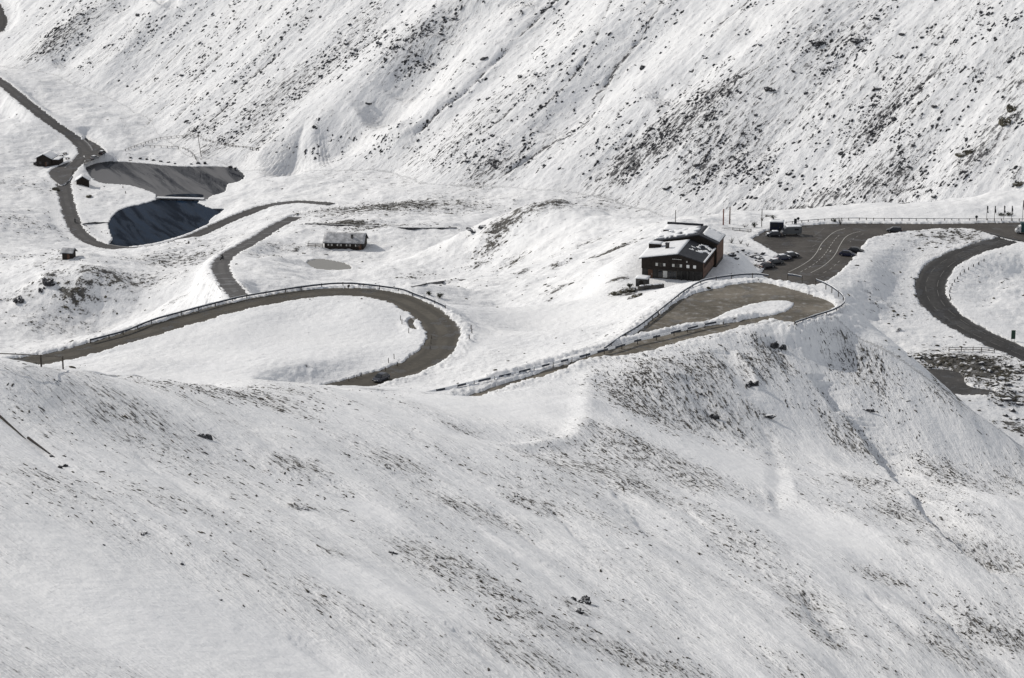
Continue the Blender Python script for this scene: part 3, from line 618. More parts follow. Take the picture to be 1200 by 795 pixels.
def rail_px(rows, z, dv=4.6): return [atz(u, v + dv, z) for u, v in rows]
guard_rail('guard_rail', 'long dark guard rail along the far outer edge of the hairpin road', 'guard rail', rail_px([(106,398),(147,387),(176,375.5),(206,366.7),(264,351.6),(286,346.5),(318,341),(343,337),(371,333.4),(390,331.6),(411,331.4),(434,333.4),(451,335.4),(473,339),(489,345),(507,351.5),(522,358.5)], -151), post=4.6)
guard_rail('guard_rail', 'dark and white banded rail between the two lanes of the lookout road', 'guard rail', rail_px([(488,463.5),(500,459.8),(525,454.5),(560,446.5),(580,442),(600,437.5),(640,427.5),(676,418.5),(704,411),(727,405),(745,399),(775,392.5),(820,381),(848,375.4)], -145.9), beam=.42, seg=2.6, mats=(M_steel, M_snow), post=4.8)
guard_rail('guard_rail', 'guard rail on the left edge of the lookout, beside the chalet', 'guard rail', rail_px([(708,408),(727,394.5),(752.5,378.6),(784,354),(803.5,339),(826,327.6),(862,321.8),(887.5,320.6),(901,322.5)], -146), post=4.4)
guard_rail('guard_rail', 'short stub of rail poking from snow at the back of the lookout', 'guard rail', rail_px([(923,321.4),(931,322),(940,324)], -146), post=3.5)
guard_rail('guard_rail', 'guard rail curving round the right tip of the lookout', 'guard rail', rail_px([(956,327),(970,333),(983.5,342),(989.5,349.5),(988,355.5),(976,362.6),(952,370.5),(931,377.6)], -146), post=3.4)
guard_rail('railing', 'long low railing along the back edge of the car park', 'railing', [atz(u, v, -168) for u, v in [(921,264.5),(945,262.2),(975,260.2),(1000,259.6),(1040,260),(1100,260.3),(1150,260.5),(1215,260.5)]], h=1.0, beam=.12, thick=.08, post=2.4, mats=(M_plank,), pr=.1, mid=False)
guard_rail('railing', 'short pale railing beside the twin red posts', 'railing', [atz(u, v, -168) for u, v in [(846,272),(858,271.5),(868,272.5),(880,273)]], h=1.1, beam=.14, thick=.1, post=2.2, mats=(M_plank,), mid=True)
guard_rail('wooden_fence', 'wooden two rail fence in the snow below the right hand road', 'fence', [tuple(ground_at(u, v)) for u, v in [(1112,412),(1121,412),(1132,412.5),(1142,412),(1154,412.5),(1165,413.5)]], h=1.0, beam=.13, thick=.1, post=2.3, mats=(M_plank,), mid=True)
guard_rail('wooden_barrier', 'single rail barrier with one upright post on the left crest', 'barrier', [tuple(ground_at(u, v) + np.array([0, 0, .1])) for u, v in [(-30,430),(10,430),(40,431.5),(74,433)]], h=1.75, beam=.13, thick=.12, post=10.8, mats=(M_plank,), pr=.1, fuzz=False)
for lab, rows in (('upper wooden fence line climbing behind the frozen tarn', [(147,177.5),(160,172.5),(172,168.5),(185,164.5),(200,162.5),(218,161.2),(233,161)]), ('lower wooden fence line along the path behind the frozen tarn', [(168,172.5),(180,173.5),(195,174),(210,175),(220,178),(227,183),(231,190)])):
    guard_rail('wooden_fence', lab, 'fence', [tuple(ground_at(u, v)) for u, v in rows], h=.95, beam=.10, thick=.08, post=2.6, mats=(M_plank,), pr=.11, fuzz=False)
guard_rail('wooden_fence', 'short fence at the left end of the long hut', 'fence', [tuple(ground_at(u, v)) for u, v in [(361,290),(368,290.3),(378,290.6)]], h=1.3, beam=.3, thick=.1, post=1.8, mats=(M_plank,), mid=True)
for lab, rows in (('rock edged ditch line crossing below the far slope, left of the tall pole', [(238,165),(250,168),(262,170),(275,173),(292,175),(303,177)]),):
    guard_rail('wooden_fence', 'broken fence running right from the leaning pole', 'fence', [tuple(ground_at(u, v)) for u, v in rows], h=.8, beam=.12, thick=.1, post=2.4, mats=(M_plank,), pr=.14, fuzz=False)
# ------------------------------------------------------------------ posts, poles and signs
def stake(u, v, hgt, r, label, group, name='snow_stake', mat=M_post, z=None, cat='stake'):
    p = ground_at(u, v) if z is None else atz(u, v, z); bm = BM(); tube(bm, (0, 0, -.5), (random.uniform(-.06, .06), random.uniform(-.04, .04), hgt), r, r * .8, 7)
    o = mesh_obj(name, bm, mat); o.location = p; return tag(o, label, cat, group)
for u, v in [(469.5,376),(471,380),(479,391),(462,421),(455.5,426),(466,431),(452,437),(506,399.5),(505,405),(504,411),(423,443.5),(418,446),(409,449)]:
    stake(u, v, 1.1, .09, 'thin dark stake standing in the snow inside the hairpin bend', 'stakes inside the hairpin bend')
for u, v in [(553,391),(550,397.5),(552,386)]: stake(u, v, .9, .12, 'stubby dark stake outside the hairpin bend', 'stakes outside the hairpin bend')
for u, v in [(1153,307),(1147,310.5),(1140.6,313.5),(1135,317),(1130,320),(1125,323.5),(1122,328),(1118.5,331.5),(1115.5,335.5),(1114,339.5),(1113,343.5),(1112.8,348),(1114,352)]:
    stake(u, v, .7, .16, 'short marker post along the inner edge of the right hand road', 'marker posts along the inner edge of the right hand road', 'marker_post', M_stone, cat='marker post')
for u, v, l in [(144,220.5,'dark post on the spit between the tarns, left one'),(147,227,'dark post on the spit between the tarns, lowest one')]: stake(u, v, .9, .2, l, None, 'wooden_post', cat='post')
for u, v, hg, l, mt, r in [(847.5,264,4.6,'red brown post, left of the pair behind the chalet',M_red,.2),(855,263,5.0,'dark topped post, right of the pair behind the chalet',M_brown,.2),(791.3,264,4.2,'thin pole standing right behind the chalet roof',M_post,.12),(892.5,266,5.2,'thin bare pole near the left end of the car park',M_post,.12)]:
    stake(u, v, hg, r, l, None, 'wooden_pole', mt, cat='pole')
p = ground_at(236, 184); bm = BM(); tube(bm, (0, 0, -.5), (-1.2, 0, 9.5), .16, .1, 8); o = mesh_obj('wooden_pole', bm, M_post); o.location = p; tag(o, 'tall leaning pole to the right of the frozen tarn', 'pole')
# flagpoles with furled dark flags
def flagpole(u, v, hgt, label):
    p = atz(u, v, -168); t = thing('flagpole', label, 'flagpole', tuple(p), 0, 'flagpoles behind the car park')
    bm = BM(); tube(bm, (0, 0, -.5), (0, 0, hgt), .07, .05, 8); mesh_obj('pole', bm, M_plank, t)
    bm = BM(); n = 7; prev = None
    for k in range(n):
        z = hgt - .15 - k * hgt * .07; w = .17 + .07 * math.sin(k * 1.3 + u); row = [bm.verts.new((.1 + w * math.cos(a) + .03 * k, .16 * math.sin(a), z)) for a in (0, 1.2, 2.4, 3.6, 4.9)]
        if prev:
            for i in range(5): bm.faces.new((prev[i], prev[(i + 1) % 5], row[(i + 1) % 5], row[i]))
        prev = row
    bmesh.ops.recalc_face_normals(bm, faces=bm.faces[:]); mesh_obj('flag', bm, M_slate, t, True)
flagpole(1156, 260, 4.7, 'leftmost flagpole with furled dark flag behind the car park'); flagpole(1165, 261, 4.9, 'second flagpole from the left behind the car park')
flagpole(1176, 260, 4.7, 'third flagpole from the left, above the dwarf pines'); flagpole(1185, 260, 4.7, 'fourth flagpole from the left, above the right dwarf pine'); flagpole(1198, 260, 6.3, 'tallest flagpole at the right edge of the photo')
def board(u, v, w, h, leg, label, mat, z=None, rz=0.):
    p = ground_at(u, v) if z is None else atz(u, v, z); t = thing('sign_board', label, 'sign', tuple(p), rz)
    for s in (-1, 1): bm = BM(); tube(bm, (s * w * .32, 0, -.5), (s * w * .32, 0, leg + .1), .07, .07, 8); mesh_obj('leg', bm, M_white if leg > .7 else M_post, t)
    bm = BM(); box(bm, -w / 2, w / 2, -.06, .06, leg, leg + h); bmesh.ops.bevel(bm, geom=bm.edges[:], offset=.03, segments=1, affect='EDGES'); mesh_obj('panel', bm, mat, t)
    return t
board(1187, 402.5, 1.05, 2.3, .85, 'tall dark green sign board beside the right hand road', M_green)
board(932, 264.5, .8, 1.5, .5, 'dark upright panel at the back edge of the car park', M_slate, -168)
def round_sign(u, v, label):
    p = atz(u, v, -168); t = thing('round_sign', label, 'sign', tuple(p), R(8)); bm = BM(); tube(bm, (0, .06, -.5), (0, .06, 2.2), .05, .05, 8); mesh_obj('post', bm, M_plank, t)
    bm = BM(); tube(bm, (0, -.02, 1.9), (0, .02, 1.9), .42, .42, 20); mesh_obj('disc', bm, M_slate, t)
round_sign(1144, 262, 'small round dark road sign behind the car park railing'); round_sign(935.2, 264, 'small round road sign beside the dark upright panel')
# half buried timber on the left
a = ground_at(-8, 483); b = ground_at(30, 515); c = ground_at(64, 537)
for p, q, l, r in ((a, b, 'upper dark timber half buried in the snow at the left edge', .2), (b + np.array([.3, 0, 0]), c, 'lower dark timber half buried in the snow near the left edge', .17)):
    bm = BM(); d = Vector(q - p); tube(bm, (0, 0, .18), tuple(d + Vector((0, 0, .02))), r, r * .35, 8); o = mesh_obj('timber_beam', bm, M_wood); o.location = p; tag(o, l, 'timber', 'half buried timbers')
def low_wall(label, px, h, w):
    C = resample(catmull(np.array([ground_at(u, v) for u, v in px]), 1.), 1.1); b = C[0]; T = np.gradient(C, axis=0); T[:, 2] = 0; T /= np.linalg.norm(T, axis=1)[:, None]; bm = BM(); prev = None
    for i, (q, t) in enumerate(zip(C - b, T)):
        n = np.array([-t[1], t[0], 0]); hh = h * (1 + .35 * float(pn(i / 2.1, b[0], 3))); ww = w * (1 + .3 * float(pn(i / 1.7, b[1], 4)))
        row = [bm.verts.new(q + n * a + np.array([0, 0, c])) for a, c in ((-ww, -.6), (-ww * .8, hh), (ww * .8, hh * .9), (ww, -.6))]
        if prev:
            for k in range(3): bm.faces.new((prev[k], prev[k + 1], row[k + 1], row[k]))
        prev = row
    bmesh.ops.recalc_face_normals(bm, faces=bm.faces[:]); o = mesh_obj('stone_wall', bm, M_drywall); o.location = b; return tag(o, label, 'wall')
M_drywall = rock_mat('dry_stone', (.022, .023, .027), (.09, .09, .095), 1.15)
low_wall('low stone wall running from the tarn road to the blue tarn', [(97,264),(108,262.5),(118,262),(127,262.5)], .6, .25)
low_wall('long low stone wall crossing the snow behind the long hut', [(358,263),(380,264),(410,265),(440,266.5),(470,268),(500,268.5),(535,268)], .4, .35)
low_wall('short ditch wall right of the hairpin guard rail', [(482,337),(500,333),(520,330),(545,328)], .22, .2)
# footbridge between the tarns
A, B = atz(184, 233, -235.0), atz(239, 234.5, -235.0); d = B - A; L = np.hypot(d[0], d[1])
t = thing('footbridge', 'narrow snow covered footbridge between the two tarns', 'footbridge', tuple(A), math.atan2(d[1], d[0]))
one('deck', M_plank, t, (0, L, -.9, .9, .2, .4)); bm = BM()
for i in range(24): box(bm, L * i / 24 + .001, L * (i + 1) / 24 - .001, -1.0 + .04 * random.random(), .95 - .06 * random.random(), .403, .72 + .05 * random.random())
mesh_obj('snow_cover', bm, M_snow, t)
for i in range(6): x = L * (i + .5) / 6; one('pier', M_post, t, (x - .12, x + .12, -.7, .7, -1.5, .197))
# ------------------------------------------------------------------ buildings
def windows(root, x, z, w, h, y, name='window', frame=M_white, shutters=None, axis='y', pane=M_glass, out=-1):
    """a framed window on a wall at y (or x) facing out"""
    def B(a0, a1, d0, d1, z0, z1):
        d0, d1 = sorted((y + out * d0, y + out * d1)); return (a0, a1, d0, d1, z0, z1) if axis == 'y' else (d0, d1, a0, a1, z0, z1)
    f = one(name, frame, root, B(x - w/2 - .07, x - w/2, .003, .07, z - .07, z + h + .07), B(x + w/2, x + w/2 + .07, .003, .07, z - .07, z + h + .07), B(x - w/2, x + w/2, .003, .07, z - .07, z), B(x - w/2, x + w/2, .003, .07, z + h, z + h + .07), B(x - .03, x + .03, .003, .06, z, z + h))
    one('pane', pane, f, B(x - w/2, x + w/2, .003, .035, z, z + h))
    if shutters:
        for s in (-1, 1): one('shutter', shutters, f, B(*sorted((x + s * (w/2 + .09), x + s * (w/2 + .09 + w * .5))), .004, .06, z, z + h))
    return f
def bumpy_slab(bm, x0, x1, y0, y1, zf, th, nx=14, ny=10, seed=0, hole=None):
    """a snow sheet lying on z = zf(x, y), ragged thickness, quads left out where hole(x, y)"""
    G = {}
    for i in range(nx + 1):
        for j in range(ny + 1):
            x = x0 + (x1 - x0) * i / nx; y = y0 + (y1 - y0) * j / ny
            e = min(i, nx - i, j, ny - j); t = th * (.55 if e == 0 else 1) * (1 + .35 * float(pn(x / 1.3, y / 1.3, seed))); G[i, j] = (bm.verts.new((x, y, zf(x, y) + t)), bm.verts.new((x, y, zf(x, y) + .004)), x, y)
    keep = {(i, j): not (hole and hole((G[i, j][2] + G[i+1, j+1][2]) / 2, (G[i, j][3] + G[i+1, j+1][3]) / 2)) for i in range(nx) for j in range(ny)}
    for (i, j), k in keep.items():
        if not k: continue
        c = [G[i, j], G[i + 1, j], G[i + 1, j + 1], G[i, j + 1]]; bm.faces.new([q[0] for q in c])
        for (di, dj), (p, q) in zip(((0, -1), (1, 0), (0, 1), (-1, 0)), ((0, 1), (1, 2), (2, 3), (3, 0))):
            if not keep.get((i + di, j + dj), False): bm.faces.new((c[p][1], c[q][1], c[q][0], c[p][0]))
    bmesh.ops.recalc_face_normals(bm, faces=bm.faces[:]); bmesh.ops.delete(bm, geom=[v for v in bm.verts if not v.link_faces], context='VERTS')
def roof_pair(root, xl, xr, xm, zl, zr, zm, y0, y1, th=.22, mat=M_slate, over=.5, name='roof'):
    sl, sr = (zm - zl) / (xm - xl), (zm - zr) / (xr - xm); a, b = xl - over, xr + over; za, zb = zl - sl * over, zr - sr * over
    bm = BM(); prism(bm, [(a, za + .02), (xm, zm + .02), (b, zb + .02), (b, zb + .02 + th), (xm, zm + .02 + th), (a, za + .02 + th)], 'y', y0, y1); return mesh_obj(name, bm, mat, root)
# ---- chalet at the lookout
p0 = atz(751.5, 325.5, -153.4); ang = R(-15)
ch = thing('mountain_restaurant', 'large dark wooden mountain chalet with half snowy gabled roof below the lookout', 'chalet', tuple(p0), ang)
W_, D1, D2, D3 = 14.8, 14.0, 23.0, 29.0; ZL, ZR, ZM, XM = 4.8, 4.7, 6.3, 9.0
one('ground_floor', M_conc, ch, (.12, W_ - .12, .12, D1, -2.5, 2.35))
bm = BM(); prism(bm, [(0, 2.36), (W_, 2.36), (W_, ZR), (XM, ZM), (0, ZL)], 'y', 0, D1); mesh_obj('wall', bm, M_wood, ch)
one('side_cladding', M_brown, ch, (W_ + .003, W_ + .08, .1, D1 - .02, .8, ZR - .25))
rf = roof_pair(ch, 0, W_, XM, ZL, ZR, ZM, -.7, D1 - .01)
sl = (ZM - ZL) / XM; bm = BM(); bumpy_slab(bm, -.5, XM - .1, -.72, D1 - .05, lambda x, y: ZL + sl * x + .24, .26, 16, 16, 1); mesh_obj('snow_cover', bm, M_snow, rf, True)
sr_ = (ZM - ZR) / (W_ - XM); zr_f = lambda x, y: ZM - sr_ * (x - XM) + .243
bm = BM(); bumpy_slab(bm, XM + 1.2, W_ + .3, 6.0, D1 - .3, zr_f, .09, 18, 22, 2, hole=lambda x, y: pn(x / 1.6, y / 2.2, 8) + .5 * pn(x / .7, y / .7, 9) < .02 + .5 * abs(x - 13.0) / 3 - .1 * (y - 7) / 4); mesh_obj('snow_patch', bm, M_snow, rf, True)
bm = BM(); bumpy_slab(bm, W_ + .15, W_ + .52, -.65, D1 - .05, zr_f, .10, 2, 20, 3); mesh_obj('snow_edge', bm, M_snow, rf, True)
one('fascia', M_wood, rf, (-.5, -.44, -.74, -.715, 4.4, 4.7))
ck = one('chimney', M_stone, ch, (4.6, 5.4, 5.4, 6.2, 5.2, 7.3)); one('chimney_cap', M_slate, ck, (4.5, 5.5, 5.3, 6.3, 7.303, 7.42))
dm = one('dormer', M_wood, ch, (.1, 2.9, 7.6, 9.4, 4.2, 6.55)); bm = BM(); bumpy_slab(bm, -.1, 3.2, 7.4, 9.8, lambda x, y: 6.553, .28, 8, 6, 4); mesh_obj('snow_cover', bm, M_snow, dm, True)
for x, z in ((4.6, 3.15), (8.6, 3.15)): windows(ch, x, z, 1.1, .7, 0, shutters=M_sign, frame=M_plank, pane=M_conc)
for x in (11.2, 12.8): windows(ch, x, 3.15, .55, .6, 0, frame=M_white, pane=M_white)
sg = one('sign_board', M_wood, ch, (7.3, 9.9, -.10, -.003, 4.82, 5.24)); bm = BM()
x = 7.45
for k in range(15): w = .07 + .06 * random.random(); box(bm, x, x + w, -.115, -.103, 4.95, 5.1 if k % 3 else 5.14); x += w + .055
mesh_obj('faded_lettering', bm, M_sign, sg)
one('vent', M_sign, ch, (10.8, 11.05, -.05, -.003, 4.35, 4.75))
wl = one('glazed_front', M_post, ch, (4.0, 8.6, .03, .117, .3, 2.1))
for k in range(4): one('pane', M_sign if k == 1 else M_glass, wl, (4.1 + k * 1.12, 5.12 + k * 1.12, .005, .027, .4, 2.0))
for x in (9.6, 11.0, 12.4): one('column', M_conc, ch, (x, x + .35, -.35, .0 + .115, -2.0, 2.3))
dr = one('door', M_brown, ch, (1.6, 2.7, .04, .117, 0, 2.1)); one('handle', M_sign, dr, (2.5, 2.56, -.01, .037, .95, 1.2))
one('terrace', M_conc, ch, (.3, W_ - .3, -3.2, .1, -2.6, -.35)); bm = BM(); bumpy_slab(bm, .25, W_ - .25, -3.25, .1, lambda x, y: -.347, .18, 20, 6, 5); mesh_obj('terrace_snow', bm, M_snow, ch, True)
for k in range(8): windows(ch, 1.6 + k * 1.55, 3.1, .7, .9, W_ + .085, axis='x', out=1, frame=M_wood)
# rear wing with its own gable
bm = BM(); prism(bm, [(.3, -2), (15.4, -2), (15.4, 5.9), (11, 7.7), (.3, 5.5)], 'y', D1 + .01, D2); rw = mesh_obj('rear_wing', bm, M_wood, ch)
one('side_cladding', M_brown, rw, (15.403, 15.48, D1 + .1, D2 - .1, 1.0, 5.5))
r2 = roof_pair(ch, .3, 15.4, 11, 5.5, 5.9, 7.7, D1 - .35, D2 + .4, .28, M_slate, .45, 'rear_roof')
s2 = (7.7 - 5.5) / 10.7; bm = BM(); bumpy_slab(bm, -.1, 10.2, D1 + .6, D2 + .3, lambda x, y: 5.5 + s2 * (x - .3) + .303, .25, 20, 14, 6, hole=lambda x, y: pn(x / 2, y / 2, 5) > .32 or y < D1 + 1.2 + .8 * pn(x, 0, 6)); mesh_obj('snow_cover', bm, M_snow, r2, True)
s3 = (7.7 - 5.9) / 4.4; bm = BM(); bumpy_slab(bm, 11.6, 15.8, D1 + 1.4, D2 + .2, lambda x, y: 7.7 - s3 * (x - 11) + .303, .16, 10, 14, 7, hole=lambda x, y: pn(x, y, 3) > .55); mesh_obj('snow_cover', bm, M_snow, r2, True)
# flat annex at the back
an = one('annex', M_wood, ch, (.4, 9.0, D2 + .01, D3, -3, 6.2)); bm = BM(); bumpy_slab(bm, .2, 9.2, D2 + .5, D3 + .2, lambda x, y: 6.203, .3, 10, 8, 8); mesh_obj('snow_cover', bm, M_snow, an, True)
one('parapet', M_slate, an, (.2, 9.2, D3 + .003, D3 + .4, 6.0, 6.9))
# stone cellar in front of the chalet's left corner
t = thing('stone_shed', 'small dark stone shed with a snow cap at the front left corner of the chalet', 'shed', tuple(ground_at(752, 336)), R(-15))
one('wall', M_stone, t, (-1.4, 1.3, -.2, 2.4, -1.5, 1.9)); one('doorway', M_wood, t, (-.5, .4, -.26, -.203, -.2, 1.4)); bm = BM(); bumpy_slab(bm, -1.6, 1.5, -.4, 2.6, lambda x, y: 1.903, .3, 8, 8, 9); mesh_obj('snow_cover', bm, M_snow, t, True)
t = thing('stone_wall', 'low dark retaining wall with snowy top below the stone shed', 'wall', tuple(ground_at(762, 339)), R(20))
one('masonry', M_stone, t, (-3.0, 3.4, -.3, .5, -1.5, .9)); bm = BM(); bumpy_slab(bm, -2.6, 3.0, -.2, .4, lambda x, y: .903, .2, 12, 3, 10, hole=lambda x, y: pn(x, y, 12) > .2); mesh_obj('snow_cover', bm, M_snow, t, True)
# ---- generic hut, ridge along local x
def hut(name, label, u, v, w, d, h, rise, rz, roof=M_snow, wall=M_wood, nwin=0, gable_front=False, chim=(), z=None, dz=0., door=None, snow=True, cat='hut'):
    p = ground_at(u, v); t = thing(name, label, cat, (p[0], p[1], p[2] + dz), rz)
    if gable_front:
        bm = BM(); prism(bm, [(-w/2, -2), (w/2, -2), (w/2, h), (0, h + rise), (-w/2, h)], 'y', 0, d); mesh_obj('wall', bm, wall, t)
        rf = roof_pair(t, -w/2, w/2, 0, h, h, h + rise, -.6, d + .4, .2, M_slate, .6)
        if snow:
            for s in (-1, 1):
                bm = BM(); bumpy_slab(bm, *sorted((s * .02, s * (w/2 + .55))), -.55, d + .35, lambda x, y: h + rise * (1 - abs(x) / (w/2)) + .224, .3, 8, 8, 3); mesh_obj('snow_cover', bm, M_snow, rf, True)
    else:
        bm = BM(); prism(bm, [(0, -2), (d, -2), (d, h), (d/2, h + rise), (0, h)], 'x', -w/2, w/2); mesh_obj('wall', bm, wall, t)
        o = .6; s = rise / (d/2); bm = BM(); prism(bm, [(-o, h - s * o + .02), (d/2, h + rise + .02), (d + o, h - s * o + .02), (d + o, h - s * o + .22), (d/2, h + rise + .22), (-o, h - s * o + .22)], 'x', -w/2 - .5, w/2 + .5); rf = mesh_obj('roof', bm, M_slate, t)
        for k in (0, 1):
            y0, y1 = ((-.55, d/2 - .02), (d/2 + .02, d + .55))[k]
            bm = BM(); bumpy_slab(bm, -w/2 - .45, w/2 + .45, y0, y1, lambda x, y: h + rise - abs(y - d/2) * s + .224, .12 if roof is not M_snow else .3, 14, 6, 4 + k); mesh_obj('snow_cover', bm, roof, rf, True)
    for k in range(nwin): windows(t, -w/2 + w * (k + .62) / (nwin + .25), h * .45, w / nwin * .22, h * .3, 0, shutters=M_sign, frame=M_plank)
    if door is not None: q = one('door', M_brown, t, (door - .45, door + .45, -.06, -.003, -.2, min(1.95, h - .2))); one('handle', M_sign, q, (door + .3, door + .36, -.1, -.063, .9, 1.05))
    for x, y in chim: zc = h + rise - abs(y - d/2) * rise / (d/2); q = one('chimney', M_stone, t, (x - .35, x + .35, y - .35, y + .35, zc - .4, zc + 1.3)); one('chimney_cap', M_slate, q, (x - .42, x + .42, y - .42, y + .42, zc + 1.303, zc + 1.4))
    return t
hut('long_hut', 'long low dark hut with grey snowy roof and row of windows above the slushy pond', 403, 292.5, 13.4, 7.4, 2.3, 2.4, R(-7), roof=M_greyroof, nwin=4, chim=((2.6, 1.6),), door=5.6)
hut('small_hut', 'tiny dark hut with grey roof alone on the knoll below the tarn road', 79, 304.5, 3.6, 3.0, 2.4, 1.0, R(-12), roof=M_greyroof, door=.4)
lo = hut('lodge', 'dark gabled lodge with thick snowy roof beside the bend of the tarn road', 51.5, 195.5, 6.6, 7.5, 3.6, 1.7, R(-10), gable_front=True, door=1., cat='lodge')
q = one('annex', M_wood, lo, (3.31, 6.6, .4, 6.4, -2, 3.2)); bm = BM(); bumpy_slab(bm, 3.92, 6.9, .1, 6.7, lambda x, y: 3.203, .3, 8, 8, 11); mesh_obj('snow_cover', bm, M_snow, q, True)
q = one('porch', M_stone, lo, (-5.0, -3.31, .6, 4, -2, 1.6)); bm = BM(); bumpy_slab(bm, -5.1, -3.95, .5, 4.1, lambda x, y: 1.603, .25, 5, 6, 12); mesh_obj('snow_cover', bm, M_snow, q, True)
for x in (-1.6, 1.6): windows(lo, x, 1.2, .8, .9, 0, frame=M_plank)
hut('boathouse', 'small dark gabled boathouse on the left shore of the frozen tarn', 97, 217.5, 5.2, 5.0, 2.0, 1.7, R(8), gable_front=True, snow=True)
# terrace things by the lodge
for u, v, l in [(72,184,'snow topped table nearest the lodge terrace edge'),(76,181,'snow topped table furthest up the lodge terrace'),(79,187,'snow topped table closest to the bend of the tarn road')]:
    t = thing('picnic_table', l, 'table', tuple(ground_at(u, v)), R(30), 'terrace tables by the lodge'); one('tabletop', M_plank, t, (-.9, .9, -.4, .4, .7, .76)); one('snow_cover', M_snow, t, (-.88, .88, -.38, .38, .763, .95))
    for s in (-1, 1): one('bench', M_plank, t, *[(-.9, .9, *sorted((s * .6, s * .9)), .4, .46)]); one('leg', M_plank, t, (s * .6 - .05, s * .6 + .05, -.6, .6, -.3, .697))
# navy kiosk in the car park
t = thing('kiosk', 'navy blue box kiosk with snow on its roof in the car park corner', 'kiosk', tuple(atz(910, 270.5, -168)), R(-8))
one('wall', M_navy, t, (-1.9, 1.9, 0, 2.4, -.2, 2.4)); one('shutter', M_slate, t, (-1.5, .3, -.05, -.003, 1.0, 2.1)); dq = one('door', M_slate, t, (.7, 1.5, -.05, -.003, 0, 2.05)); one('handle', M_sign, dq, (.78, .84, -.09, -.053, .95, 1.1)); bm = BM(); bumpy_slab(bm, -2.0, 2.0, -.1, 2.5, lambda x, y: 2.403, .32, 8, 6, 14); mesh_obj('snow_cover', bm, M_snow, t, True)
# ------------------------------------------------------------------ vehicles  (front towards +x)
def paint(name, c): m = principled(name, c, .38, 0, .35); m.node_tree.nodes['Principled BSDF'].inputs['Coat Weight'].default_value = .12; return m
P_grey = paint('grey_paint', (.035, .038, .050)); P_black = paint('black_paint', (.012, .013, .018)); P_blue = paint('blue_paint', (.012, .016, .04)); P_silver = paint('silver_paint', (.20, .21, .22)); P_white = paint('vehicle_white', (.6, .6, .6)); P_camper = paint('camper_grey', (.10, .105, .11))
def loft(bm, secs, mi=0):
    """secs: list of (x, [(y, z)...]) rings"""
    prev = None
    for x, ring in secs:
        row = [bm.verts.new((x, y, z)) for y, z in ring]
        if prev:
            for i in range(len(row)): bm.faces.new((prev[i], prev[(i + 1) % len(row)], row[(i + 1) % len(row)], row[i])).material_index = mi
        else: bm.faces.new(row[::-1]).material_index = mi
        prev = row
    bm.faces.new(prev).material_index = mi; bmesh.ops.recalc_face_normals(bm, faces=bm.faces[:])
def wheels(t, xs, half, r, w=.22):
    for x in xs:
        for s in (-1, 1):
            bm = BM(); tube(bm, (x, s * (half - w), r), (x, s * half, r), r, r, 18); wl = mesh_obj('wheel', bm, M_tyre, t, False)
            bm = BM(); tube(bm, (x, s * (half + .003), r), (x, s * (half + .02), r), r * .62, r * .55, 12); mesh_obj('rim', bm, M_rim, wl)
